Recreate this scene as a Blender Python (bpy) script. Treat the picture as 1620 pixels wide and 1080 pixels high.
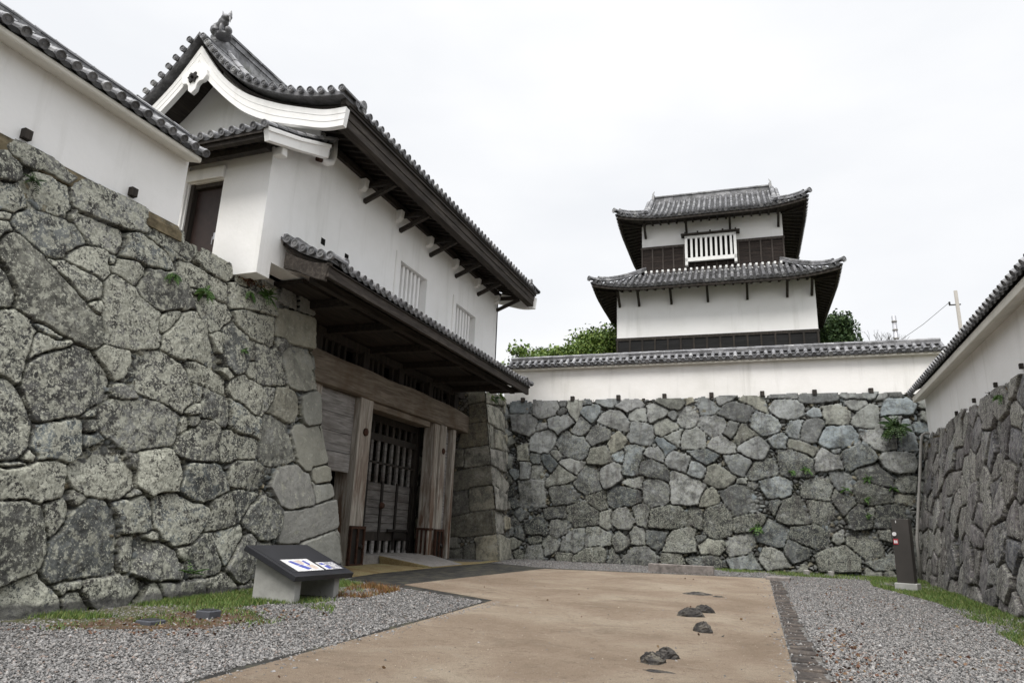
import bpy, math, random
import numpy as np
from mathutils import Vector, Matrix
random.seed(7); RNG = np.random.default_rng(7)
for o in list(bpy.data.objects): bpy.data.objects.remove(o)
S = bpy.context.scene; COL = S.collection
R = math.radians

# ---------------------------------------------------------------- camera
cam = bpy.data.cameras.new('camera'); cam.sensor_width = 36; cam.lens = 36*1100/1620
cam.clip_start = .05; cam.clip_end = 2000
co = bpy.data.objects.new('camera', cam); COL.objects.link(co)
CX, CY, CZ = ((0.937409, 0.346217, 0.037379), (0.057606, -0.260036, 0.963879), (0.343431, -0.901396, -0.263704))
co.matrix_world = Matrix(((CX[0], CY[0], CZ[0], 0), (CX[1], CY[1], CZ[1], 0), (CX[2], CY[2], CZ[2], 1.5), (0, 0, 0, 1)))
S.camera = co
S.render.engine = 'CYCLES'
S.view_settings.view_transform = 'Standard'; S.view_settings.look = 'None'
S.view_settings.exposure = 0.98; S.view_settings.gamma = 1

# ---------------------------------------------------------------- sky and sun (overcast)
W = bpy.data.worlds.new('World'); S.world = W; W.use_nodes = True
nt = W.node_tree; nt.nodes.clear()
def wn(t, **k):
    n = nt.nodes.new(t)
    for a, b in k.items(): setattr(n, a, b)
    return n
SUN_EL, SUN_AZ = R(56), R(176)          # azimuth from +Y, clockwise seen from above
sky = wn('ShaderNodeTexSky', sky_type='NISHITA', sun_disc=False, sun_elevation=SUN_EL, sun_rotation=SUN_AZ, air_density=1.0, dust_density=3.0)
tc = wn('ShaderNodeTexCoord'); mp = wn('ShaderNodeMapping'); mp.inputs['Scale'].default_value = (1.2, 1.2, 3.0)
no = wn('ShaderNodeTexNoise'); no.inputs['Scale'].default_value = 1.6; no.inputs['Detail'].default_value = 5; no.inputs['Roughness'].default_value = .5
rp = wn('ShaderNodeValToRGB')
rp.color_ramp.elements[0].position = .36; rp.color_ramp.elements[0].color = (4.8, 4.88, 5.02, 1)
rp.color_ramp.elements[1].position = .60; rp.color_ramp.elements[1].color = (5.35, 5.37, 5.42, 1)
mx = wn('ShaderNodeMix', data_type='RGBA'); mx.inputs['Factor'].default_value = .95
bg = wn('ShaderNodeBackground'); bg.inputs['Strength'].default_value = .1
wo = wn('ShaderNodeOutputWorld')
L = nt.links.new
sx = wn('ShaderNodeSeparateXYZ'); zr = wn('ShaderNodeValToRGB'); zm = wn('ShaderNodeMix', data_type='RGBA', blend_type='MULTIPLY'); zm.inputs['Factor'].default_value = 1
for i, (p, v) in enumerate(((.0, .95), (.68, 1.0), (.86, 2.4), (1., 3.8))):       # overcast sky: brighter toward the zenith
    if i > 1: zr.color_ramp.elements.new(.5)
for i, (p, v) in enumerate(((.0, .95), (.68, 1.0), (.86, 2.4), (1., 3.8))): zr.color_ramp.elements[i].position = p; zr.color_ramp.elements[i].color = (v, v, v, 1)
L(tc.outputs['Generated'], sx.inputs[0]); L(sx.outputs[2], zr.inputs[0]); L(tc.outputs['Generated'], mp.inputs['Vector']); L(mp.outputs[0], no.inputs['Vector']); L(no.outputs['Fac'], rp.inputs[0])
L(sky.outputs[0], mx.inputs['A']); L(rp.outputs[0], mx.inputs['B']); L(mx.outputs['Result'], zm.inputs['A']); L(zr.outputs[0], zm.inputs['B']); L(zm.outputs['Result'], bg.inputs[0]); L(bg.outputs[0], wo.inputs[0])
sl = bpy.data.lights.new('sun', 'SUN'); sl.energy = 1.5; sl.angle = R(28); sl.color = (1, .97, .92)
so = bpy.data.objects.new('sun', sl); COL.objects.link(so)
so.rotation_euler = Vector((-math.sin(SUN_AZ)*math.cos(SUN_EL), -math.cos(SUN_AZ)*math.cos(SUN_EL), -math.sin(SUN_EL))).to_track_quat('-Z', 'Y').to_euler()

# ---------------------------------------------------------------- helpers
def tag(o, label=None, cat=None, group=None, kind=None):
    if label: o['label'] = label
    if cat: o['category'] = cat
    if group: o['group'] = group
    if kind: o['kind'] = kind
    return o
def link(o, parent=None):
    COL.objects.link(o)
    if parent:
        o.parent = parent
        o.matrix_parent_inverse = Matrix.Translation(-Vector(parent.location))
    return o
def thing(name, label, cat, loc=(0, 0, 0), group=None):
    o = bpy.data.objects.new(name, None); o.location = loc; o.empty_display_size = .2; COL.objects.link(o)
    return tag(o, label, cat, group)
def npmesh(name, V, F, mat, parent=None, smooth=False, attr=None):
    V = np.asarray(V, np.float32); F = np.asarray(F, np.int32); k = F.shape[1]
    me = bpy.data.meshes.new(name)
    me.vertices.add(len(V)); me.vertices.foreach_set('co', V.ravel())
    me.loops.add(F.size); me.loops.foreach_set('vertex_index', F.ravel())
    me.polygons.add(len(F)); me.polygons.foreach_set('loop_start', np.arange(0, F.size, k, dtype=np.int32))
    me.polygons.foreach_set('loop_total', np.full(len(F), k, np.int32))
    if smooth: me.polygons.foreach_set('use_smooth', np.ones(len(F), bool))
    me.update(calc_edges=True)
    if attr is not None:
        a = me.attributes.new('st', 'FLOAT_COLOR', 'POINT'); a.data.foreach_set('color', np.asarray(attr, np.float32).ravel())
    me.materials.append(mat)
    return link(bpy.data.objects.new(name, me), parent)
class MB:
    def __init__(s): s.v = []; s.f = []; s.m1 = []
    def add(s, vs, fs):
        b = len(s.v); s.v += [tuple(p) for p in vs]; s.f += [tuple(i+b for i in q) for q in fs]; return s
    def box(s, x0, x1, y0, y1, z0, z1):
        x0, x1 = min(x0, x1), max(x0, x1); y0, y1 = min(y0, y1), max(y0, y1); z0, z1 = min(z0, z1), max(z0, z1)
        return s.add([(x0, y0, z0), (x1, y0, z0), (x1, y1, z0), (x0, y1, z0), (x0, y0, z1), (x1, y0, z1), (x1, y1, z1), (x0, y1, z1)],
              [(0, 3, 2, 1), (4, 5, 6, 7), (0, 1, 5, 4), (1, 2, 6, 5), (2, 3, 7, 6), (3, 0, 4, 7)])
    def beam(s, p, q, w, h, up=(0, 0, 1), w2=None, h2=None):
        p, q = Vector(p), Vector(q); d = (q-p).normalized(); sd = d.cross(Vector(up)).normalized(); u = sd.cross(d)
        w2 = w2 or w; h2 = h2 or h; vs = []
        for c, a, b in ((p, w, h), (q, w2, h2)):
            for i, j in ((-1, -1), (1, -1), (1, 1), (-1, 1)): vs.append(c+sd*(a/2*i)+u*(b/2*j))
        return s.add(vs, [(3, 2, 1, 0), (4, 5, 6, 7), (0, 1, 5, 4), (1, 2, 6, 5), (2, 3, 7, 6), (3, 0, 4, 7)])
    def prism(s, poly, fn, d0, d1):
        n = len(poly); vs = [fn(a, b, d0) for a, b in poly]+[fn(a, b, d1) for a, b in poly]
        return s.add(vs, [tuple(range(n))[::-1], tuple(range(n, 2*n))]+[(i, (i+1) % n, n+(i+1) % n, n+i) for i in range(n)])
    def strip(s, A, B, fn, d0, d1):      # closed slab between two polylines A, B of equal length
        n = len(A); vs = []
        for d in (d0, d1):
            vs += [fn(a, b, d) for a, b in A]+[fn(a, b, d) for a, b in B]
        f = []
        for i in range(n-1):
            f += [(i, i+1, n+i+1, n+i), (2*n+i, 3*n+i, 3*n+i+1, 2*n+i+1), (i, 2*n+i, 2*n+i+1, i+1), (n+i, n+i+1, 3*n+i+1, 3*n+i)]
        f += [(0, n, 3*n, 2*n), (n-1, 3*n-1, 4*n-1, 2*n-1)]
        return s.add(vs, f)
    def tube(s, pts, r, n=8, cap=True):
        pts = [Vector(p) for p in pts]; m = len(pts); rs = r if isinstance(r, (list, tuple)) else [r]*m
        b = len(s.v); prev = None
        for i, p in enumerate(pts):
            d = (pts[min(i+1, m-1)]-pts[max(i-1, 0)]).normalized()
            if prev is None:
                a = Vector((0, 0, 1)) if abs(d.z) < .9 else Vector((1, 0, 0)); u = d.cross(a).normalized()
            else: u = (prev-d*prev.dot(d)).normalized()
            prev = u; w = d.cross(u)
            for k in range(n):
                t = 2*math.pi*k/n; s.v.append(tuple(p+(u*math.cos(t)+w*math.sin(t))*rs[i]))
        for i in range(m-1):
            for k in range(n):
                s.f.append((b+i*n+k, b+i*n+(k+1) % n, b+(i+1)*n+(k+1) % n, b+(i+1)*n+k))
        if cap: s.f += [tuple(b+k for k in range(n))[::-1], tuple(b+(m-1)*n+k for k in range(n))]
        return s
    def build(s, name, mat, parent=None, bevel=0, smooth=False):
        me = bpy.data.meshes.new(name); me.from_pydata(s.v, [], s.f)
        for q in (mat if isinstance(mat, tuple) else (mat,)): me.materials.append(q)
        if s.m1 and isinstance(mat, tuple):
            mi = np.zeros(len(s.f), np.int32)
            for a, b in s.m1: mi[a:b] = 1
            me.polygons.foreach_set('material_index', mi)
        if smooth: me.polygons.foreach_set('use_smooth', [True]*len(me.polygons))
        me.update(); o = link(bpy.data.objects.new(name, me), parent)
        if bevel:
            m = o.modifiers.new('bevel', 'BEVEL'); m.width = bevel; m.segments = 2; m.limit_method = 'ANGLE'
        return o
def lump(name, mat, parent, balls, vox=.03, smooth=True):    # ellipsoids (centre, radii) fused into one surface
    mb = MB()
    for c, r in balls:
        n, m = 10, 7; b = len(mb.v)
        vs = [(c[0], c[1], c[2]-r[2])]+[(c[0]+r[0]*math.cos(2*math.pi*i/n)*math.sin(math.pi*j/m), c[1]+r[1]*math.sin(2*math.pi*i/n)*math.sin(math.pi*j/m), c[2]-r[2]*math.cos(math.pi*j/m)) for j in range(1, m) for i in range(n)]+[(c[0], c[1], c[2]+r[2])]
        fs = [(0, 1+(i+1) % n, 1+i) for i in range(n)]
        for j in range(m-2): fs += [(1+j*n+i, 1+j*n+(i+1) % n, 1+(j+1)*n+(i+1) % n, 1+(j+1)*n+i) for i in range(n)]
        fs += [(1+(m-2)*n+i, 1+(m-2)*n+(i+1) % n, 1+(m-1)*n) for i in range(n)]
        mb.add(vs, fs)
    o = mb.build(name, mat, parent, smooth=smooth)
    if vox:
        m = o.modifiers.new('fuse', 'REMESH'); m.mode = 'VOXEL'; m.voxel_size = vox; m.use_smooth_shade = True
    return o
# value noise on numpy arrays
_T = np.random.default_rng(3).random((256, 256)).astype(np.float32)
def vn(x, y, seed=0):
    x = np.asarray(x)+seed*17.31; y = np.asarray(y)+seed*9.77
    xi = np.floor(x).astype(int); yi = np.floor(y).astype(int); fx = x-xi; fy = y-yi
    fx = fx*fx*(3-2*fx); fy = fy*fy*(3-2*fy); a = xi & 255; b = (xi+1) & 255; c = yi & 255; d = (yi+1) & 255
    return (_T[a, c]*(1-fx)+_T[b, c]*fx)*(1-fy)+(_T[a, d]*(1-fx)+_T[b, d]*fx)*fy
def fbm(x, y, seed=0, o=4):
    r = 0; am = .5
    for i in range(o): r = r+am*(vn(x*2**i, y*2**i, seed+i*3)-.5); am *= .5
    return r

# ---------------------------------------------------------------- materials
def lin(h): return tuple(((int(h[i:i+2], 16)/255)/12.92 if int(h[i:i+2], 16) < 11 else ((int(h[i:i+2], 16)/255+.055)/1.055)**2.4) for i in (0, 2, 4))+(1,)
class M:
    def __init__(s, name, rough=.8, spec=.3):
        s.m = bpy.data.materials.new(name); s.m.use_nodes = True; s.t = s.m.node_tree; s.b = s.t.nodes['Principled BSDF']
        s.b.inputs['Roughness'].default_value = rough; s.b.inputs['Specular IOR Level'].default_value = spec
        s.co = s.n('ShaderNodeTexCoord').outputs['Object']
    def n(s, t, **k):
        x = s.t.nodes.new(t)
        for a, b in k.items(): setattr(x, a, b)
        return x
    def l(s, a, b):
        if isinstance(a, (int, float)): b.default_value = a
        elif isinstance(a, tuple): b.default_value = a
        else: s.t.links.new(a, b)
    def map(s, sc, v=None):
        m = s.n('ShaderNodeMapping'); s.l(v or s.co, m.inputs[0]); m.inputs['Scale'].default_value = sc; return m.outputs[0]
    def noise(s, scale, detail=4, rough=.55, v=None, dist=0):
        x = s.n('ShaderNodeTexNoise'); s.l(v or s.co, x.inputs['Vector']); x.inputs['Scale'].default_value = scale; x.inputs['Detail'].default_value = detail; x.inputs['Roughness'].default_value = rough; x.inputs['Distortion'].default_value = dist; return x.outputs['Fac']
    def ramp(s, f, *st):
        x = s.n('ShaderNodeValToRGB'); s.l(f, x.inputs[0]); e = x.color_ramp.elements
        while len(e) < len(st): e.new(.5)
        for i, (p, c) in enumerate(st):
            e[i].position = p; e[i].color = c if isinstance(c, tuple) else (c, c, c, 1)
        return x.outputs[0]
    def mix(s, f, a, b, mode='MIX'):
        x = s.n('ShaderNodeMix', data_type='RGBA', blend_type=mode); s.l(f, x.inputs['Factor']); s.l(a, x.inputs['A']); s.l(b, x.inputs['B']); return x.outputs['Result']
    def math(s, op, a, b=0.):
        x = s.n('ShaderNodeMath', operation=op); s.l(a, x.inputs[0]); s.l(b, x.inputs[1]); return x.outputs[0]
    def island(s): return s.n('ShaderNodeNewGeometry').outputs['Random Per Island']
    def attr(s):
        a = s.n('ShaderNodeAttribute', attribute_name='st'); p = s.n('ShaderNodeSeparateColor'); s.l(a.outputs['Color'], p.inputs[0]); return p.outputs[0], p.outputs[1], p.outputs[2], a.outputs['Alpha']
    def z(s, v=None):
        p = s.n('ShaderNodeSeparateXYZ'); s.l(v or s.co, p.inputs[0]); return p.outputs
    def out(s, c, bump=None, strength=.4, dist=.01, rough=None):
        s.l(c, s.b.inputs['Base Color'])
        if bump is not None:
            x = s.n('ShaderNodeBump'); x.inputs['Strength'].default_value = strength; x.inputs['Distance'].default_value = dist; s.l(bump, x.inputs['Height']); s.l(x.outputs[0], s.b.inputs['Normal'])
        if rough is not None: s.l(rough, s.b.inputs['Roughness'])
        return s.m
def g(v, t=(1, 1, 1)): return (v*t[0], v*t[1], v*t[2], 1)

def mat_plaster(name, base=(.88, .875, .865), dirt=.42):
    m = M(name, .75, .25)
    big = m.noise(.7, 5, .6); st = m.noise(1, 5, .6, m.map((2.2, 2.2, .22)))
    c = m.mix(m.math('MULTIPLY', m.ramp(big, (.42, 0.), (.75, 1.)), dirt), base+(1,), (base[0]*.78, base[1]*.78, base[2]*.75, 1))
    c = m.mix(m.math('MULTIPLY', m.ramp(st, (.55, 0.), (.8, 1.)), dirt*.9), c, (.45, .44, .40, 1))
    return m.out(c, m.noise(9, 6, .6), .25, .02)
PLASTER = mat_plaster('white_plaster'); PLASTER_OLD = mat_plaster('weathered_plaster', (.83, .815, .795), .65); PLASTER_CREAM = mat_plaster('cream_plaster', (.70, .675, .61), .7)
def mat_tile(name, k):
    m = M(name, .45, .5); i = m.island()
    c = m.ramp(i, (0, g(.10*k, (1, 1, 1.07))), (.45, g(.19*k, (1, 1, 1.06))), (.85, g(.27*k, (1, 1, 1.04))), (1, g(.36*k)))
    n = m.noise(3, 6, .65); c = m.mix(m.ramp(n, (.45, 0.), (.62, .75)), c, g(.05))
    n2 = m.noise(14, 5, .6); c = m.mix(m.ramp(n2, (.55, 0.), (.7, .6)), c, g(.27, (1, 1, .97)))
    moss = m.noise(1.3, 5, .6); c = m.mix(m.ramp(moss, (.66, 0.), (.74, .5)), c, (.09, .1, .03, 1))
    return m.out(c, n2, .3, .006)
TILE = (mat_tile('roof_tile', 1.0), mat_tile('shaded_pan_tile', .33))  # pans coloured darker for the shade between the rolls, and for dirt
def mat_wood(name, cols, axis='z', rough=.8, sc=1., stain=None):
    m = M(name, rough, .25); s = {'x': (1.2, 14, 14), 'y': (14, 1.2, 14), 'z': (14, 14, 1.2)}[axis]
    v = m.map(tuple(q*sc for q in s)); n = m.noise(1, 7, .62, v, .6); c = m.ramp(n, (.3, cols[0]), (.5, cols[1]), (.72, cols[2]))
    i = m.island(); c = m.mix(m.math('MULTIPLY', i, .45), c, m.mix(.5, c, cols[0]))
    b = m.noise(.9, 4, .6); c = m.mix(m.ramp(b, (.5, 0.), (.7, .7)), c, stain or cols[0])
    return m.out(c, n, .55, .008)
DARK = mat_wood('dark_timber', (g(.018, (1.1, 1, .9)), g(.032, (1.2, 1, .85)), g(.06, (1.2, 1, .82))), 'y')
DARKZ = mat_wood('dark_timber_upright', (g(.018, (1.1, 1, .9)), g(.032, (1.2, 1, .85)), g(.055, (1.2, 1, .82))), 'z')
BLACKWD = mat_wood('black_boards', (g(.010), g(.016, (1, 1, 1.05)), g(.028)), 'x')
BATTEN = mat_wood('batten_wood', (g(.03, (1.2, 1, .88)), g(.05, (1.2, 1, .88)), g(.085, (1.15, 1, .9))), 'z'); BROWNBD = mat_wood('brown_boards', (g(.010, (1.3, 1, .9)), g(.02, (1.3, .95, .8)), g(.042, (1.3, .95, .8))), 'x')
FASCIA = mat_wood('weathered_fascia', (g(.018, (1.2, 1, .85)), g(.04, (1.2, 1, .85)), g(.085, (1.15, 1, .85))), 'y')
LINTEL = mat_wood('oiled_lintel', ((.09, .073, .056, 1), (.18, .15, .118, 1), (.28, .24, .195, 1)), 'y', stain=(.11, .078, .05, 1))
GREYPL = mat_wood('silvered_planks', (g(.12, (1.06, 1, .96)), g(.26, (1.04, 1, .96)), g(.40, (1.03, 1, .97))), 'y', stain=(.10, .08, .065, 1))
def mat_post():
    m = M('rust_stained_post', .8, .2); n = m.noise(1, 7, .65, m.map((16, 16, 1.0)), .8)
    c = m.ramp(n, (.3, (.16, .14, .118, 1)), (.5, (.34, .31, .27, 1)), (.7, (.52, .49, .44, 1)))
    r = m.noise(1, 5, .6, m.map((3.5, 3.5, .5))); z = m.z()[2]
    f = m.math('MULTIPLY', m.ramp(r, (.50, 0.), (.58, .9)), m.ramp(m.math('MULTIPLY', z, .2), (.3, 1.), (.8, .3)))
    c = m.mix(f, c, (.11, .055, .03, 1))
    return m.out(c, n, .7, .012)
POST = mat_post()
def mat_plain(name, c, rough=.6, spec=.4, metal=0, ns=20, amt=.25):
    m = M(name, rough, spec); m.b.inputs['Metallic'].default_value = metal; n = m.noise(ns, 5, .6)
    return m.out(m.mix(m.ramp(n, (.35, 0.), (.7, 1.)), c+(1,), tuple(q*(1-amt) for q in c)+(1,)), n, .15, .004)
RUST = mat_plain('rusty_iron', (.07, .032, .02), .85, .3, 0, 9, .65); IRON = mat_plain('dark_iron', (.022, .018, .016), .6, .4, .2, 14, .4)
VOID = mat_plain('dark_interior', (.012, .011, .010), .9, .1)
SLATE = mat_plain('slate_board', (.028, .029, .034), .35, .5, 0, 2, .3); CONC = mat_plain('pale_concrete', (.42, .42, .40), .9, .2, 0, 6, .25)
GRANITE = mat_plain('granite_kerb', (.24, .215, .2), .9, .2, 0, 7, .55); BROWNDOOR = mat_plain('brown_door', (.035, .02, .016), .5, .4, 0, 6, .4)
STEEL = mat_plain('brushed_steel', (.5, .5, .52), .35, .5, .8); WHITEPAINT = mat_plain('white_paint', (.8, .8, .78), .5, .4, 0, 5, .12)
LAMPGR = mat_plain('lamp_grey', (.09, .095, .11), .5, .4); PVC = mat_plain('grey_conduit', (.30, .29, .27), .5, .4); POLE = mat_plain('concrete_pole', (.36, .34, .31), .9, .2); SIGNBR = mat_plain('bronze_slab', (.05, .045, .041), .6, .4, 0, 1.5, .3)
RED = mat_plain('red_plate', (.42, .03, .05), .5, .4); PAPER = mat_plain('printed_white', (.75, .74, .74), .35, .5); BLUE = mat_plain('printed_blue', (.10, .12, .42), .35, .5); PALEP = mat_plain('printed_tint', (.62, .52, .45), .35, .5); GREYP = mat_plain('printed_grey', (.33, .33, .36), .35, .5)
CLAY = mat_plain('tan_clay', (.20, .165, .105), .95, .1, 0, 5, .75)
def mat_stone(name, lo, hi, tint, lich, streak, zdark=None, pale=(.35, .352, .29, 1)):
    m = M(name, .88, .25); tone, hue, gap, lc = m.attr(); mul = lambda a, b: m.math('MULTIPLY', a, b); add = lambda a, b: m.math('ADD', a, b)
    c = m.ramp(tone, (0, g(lo, tint)), (.5, g((lo+hi)/2, tint)), (1, g(hi, tint)))
    c = m.mix(1., c, m.ramp(hue, (0, (.86, .95, 1.03, 1)), (.35, (1, 1, 1, 1)), (.6, (1.02, .99, .99, 1)), (.78, (1.02, 1.01, .95, 1)), (.93, (1.1, 1.04, .88, 1)), (.985, (1.5, 1.22, .8, 1))), 'MULTIPLY')
    n1 = m.noise(2.4, 7, .68); cl = m.math('MINIMUM', add(mul(lc, 1.5), .15), 1.); c = m.mix(mul(m.ramp(n1, (.40, .8), (.54, 0.)), cl), c, g(lo*.5, tint)); c = m.mix(m.ramp(n1, (.56, 0.), (.66, .5)), c, g(hi*1.1, tint))
    n2 = m.noise(11, 6, .68); n4 = m.noise(60, 3, .6)
    sh = mul(add(lc, -.50), .16)                                     # how far lichen has spread on this stone
    nb = add(m.noise(6.5, 9, .78), sh); c = m.mix(mul(m.ramp(nb, (.50, 0.), (.535, 1.)), lich), c, pale)
    nd = m.noise(5, 9, .8, None, .3); c = m.mix(mul(mul(m.ramp(nd, (.53, 0.), (.565, 1.)), min(1, .3+lich*.8)), m.math('MINIMUM', mul(lc, 1.5), 1.)), c, g(.045, (1.05, 1, .95)))
    n3 = add(m.noise(26, 6, .75), sh); c = m.mix(mul(m.ramp(n3, (.57, 0.), (.60, 1.)), lich), c, (.50, .50, .42, 1))
    c = m.mix(mul(m.ramp(n2, (.34, .55), (.44, 0.)), cl), c, g(lo*.45, tint))
    if streak:
        s = m.noise(1, 6, .65, m.map((4.5, 4.5, .45))); c = m.mix(mul(m.ramp(s, (.52, 0.), (.66, 1.)), streak), c, (.05, .043, .042, 1))
    if zdark:
        w = add(m.z()[2], mul(m.noise(1.2, 3), .25)); c = m.mix(m.ramp(mul(w, .5), (zdark*.5, .85), (zdark*.5+.03, 0.)), c, g(.07, (1, .98, .95)))
    dirt = m.mix(m.ramp(m.noise(2.2, 4), (.45, 0.), (.65, 1.)), (.036, .031, .024, 1), (.034, .037, .018, 1))
    c = m.mix(gap, c, dirt)
    return m.out(c, add(mul(n2, .7), mul(n4, .3)), .8, .03)
STONE_L = mat_stone('lichened_stone', .07, .27, (.98, 1., .94), .9, .12, .42, (.35, .352, .295, 1))
STONE_B = mat_stone('grey_wall_stone', .04, .28, (.95, 1, .99), .35, .5, None, (.23, .24, .20, 1))
STONE_R = mat_stone('purplish_wall_stone', .07, .24, (1.04, .97, .99), .55, .55, None, (.24, .23, .215, 1))
STONE_P = mat_stone('dressed_stone', .13, .36, (1.02, 1, .9), .18, .25)
def mat_ground():
    m = M('gravel', .95, .15); v = m.n('ShaderNodeTexVoronoi'); m.l(m.co, v.inputs['Vector']); v.inputs['Scale'].default_value = 38
    sp = m.n('ShaderNodeSeparateColor'); m.l(v.outputs['Color'], sp.inputs[0])
    c = m.ramp(sp.outputs[0], (0, g(.04)), (.4, g(.10, (1.03, 1, .96))), (.8, g(.17, (1.03, 1, .96))), (1, g(.3)))
    d = m.noise(.8, 5, .6); c = m.mix(m.ramp(d, (.52, 0.), (.7, .6)), c, (.10, .08, .055, 1))
    return m.out(c, m.math('SUBTRACT', 1., v.outputs['Distance']), .7, .02)
GRAVEL = mat_ground()
def mat_pebble():
    m = M('pebbles', .8, .3); i = m.island()
    c = m.ramp(i, (0, g(.05)), (.25, g(.14, (1.03, 1, .98))), (.6, g(.205, (1.03, 1, .98))), (.88, g(.28, (1.04, 1, .96))), (.96, (.17, .12, .095, 1)), (1, g(.42)))
    return m.out(c, m.noise(120, 3), .2, .003)
PEB = mat_pebble()
def mat_path():
    m = M('packed_sand', .95, .12); a = m.noise(.55, 6, .6, None, .5); b = m.noise(2.2, 7, .68, m.map((.8, 1.1, 1)), .6); f = m.noise(130, 3, .7)
    c = m.ramp(a, (.34, (.25, .19, .138, 1)), (.5, (.32, .252, .188, 1)), (.66, (.41, .345, .265, 1)))
    w = m.noise(.75, 9, .72, m.map((.75, 1.25, 1)), .7); c = m.mix(m.ramp(w, (.54, 0.), (.66, .5)), c, (.15, .115, .085, 1))
    c = m.mix(m.ramp(b, (.30, .7), (.42, 0.)), c, (.36, .305, .24, 1)); k = m.noise(9, 7, .7); c = m.mix(m.ramp(k, (.54, 0.), (.66, .5)), c, (.16, .122, .093, 1)); c = m.mix(m.ramp(k, (.32, .5), (.44, 0.)), c, (.36, .305, .24, 1))
    c = m.mix(m.ramp(f, (.40, .6), (.55, 0.)), c, (.12, .092, .07, 1)); c = m.mix(m.ramp(f, (.6, 0.), (.72, .6)), c, (.42, .36, .29, 1))
    return m.out(c, m.math('ADD', f, m.math('MULTIPLY', k, 2.)), .9, .03)
SAND = mat_path()
def mat_mossy(name, a, b, c2, sc=1.5):
    m = M(name, .9, .2); n = m.noise(sc, 6, .65); f = m.noise(40, 4, .6)
    c = m.ramp(n, (.35, a), (.5, b), (.66, c2)); c = m.mix(m.ramp(f, (.4, .5), (.6, 0.)), c, tuple(q*.5 for q in a[:3])+(1,))
    return m.out(c, f, .5, .01)
BAND = mat_mossy('dark_wet_paving', (.018, .017, .017, 1), (.045, .043, .039, 1), (.085, .082, .055, 1), 3.2)
APRON = mat_mossy('mossy_concrete', (.19, .135, .06, 1), (.27, .22, .12, 1), (.20, .2, .08, 1), 1.)
RAMPC = mat_mossy('ramp_concrete', (.2, .185, .17, 1), (.29, .275, .26, 1), (.22, .2, .17, 1), 2.)
EDGE = mat_mossy('edging_stone', (.03, .026, .024, 1), (.07, .06, .054, 1), (.14, .115, .095, 1), 4)
ROCK = mat_mossy('dark_rock', (.03, .028, .028, 1), (.065, .06, .056, 1), (.15, .135, .11, 1), 7.)
SOIL = mat_mossy('leafy_soil', (.07, .045, .03, 1), (.10, .065, .04, 1), (.06, .065, .025, 1), 3.)
TURF = mat_mossy('turf', (.05, .055, .022, 1), (.085, .085, .04, 1), (.14, .125, .09, 1), 4.)
def mat_leaf(name, a, b, c):
    m = M(name, .6, .3); i = m.island(); m.b.inputs['Subsurface Weight'].default_value = 0
    return m.out(m.ramp(i, (0, a+(1,)), (.5, b+(1,)), (1, c+(1,))))
LEAF_A = mat_leaf('bright_leaves', (.045, .085, .016), (.10, .16, .03), (.19, .25, .055))
LEAF_B = mat_leaf('deep_leaves', (.018, .04, .014), (.035, .07, .022), (.07, .11, .035))
LEAF_C = mat_leaf('fern_leaves', (.025, .06, .014), (.055, .125, .026), (.12, .20, .05))
GRASSM = mat_leaf('grass_blades', (.05, .10, .02), (.10, .17, .035), (.20, .20, .07)); REDGR = mat_leaf('red_weeds', (.12, .05, .02), (.2, .09, .03), (.14, .13, .04))
DRY = mat_leaf('fallen_leaves', (.07, .028, .018), (.12, .06, .035), (.18, .12, .06)); BARK = mat_wood('bark', (g(.03, (1.1, 1, .9)), g(.06, (1.1, 1, .9)), g(.1)), 'z')

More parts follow.
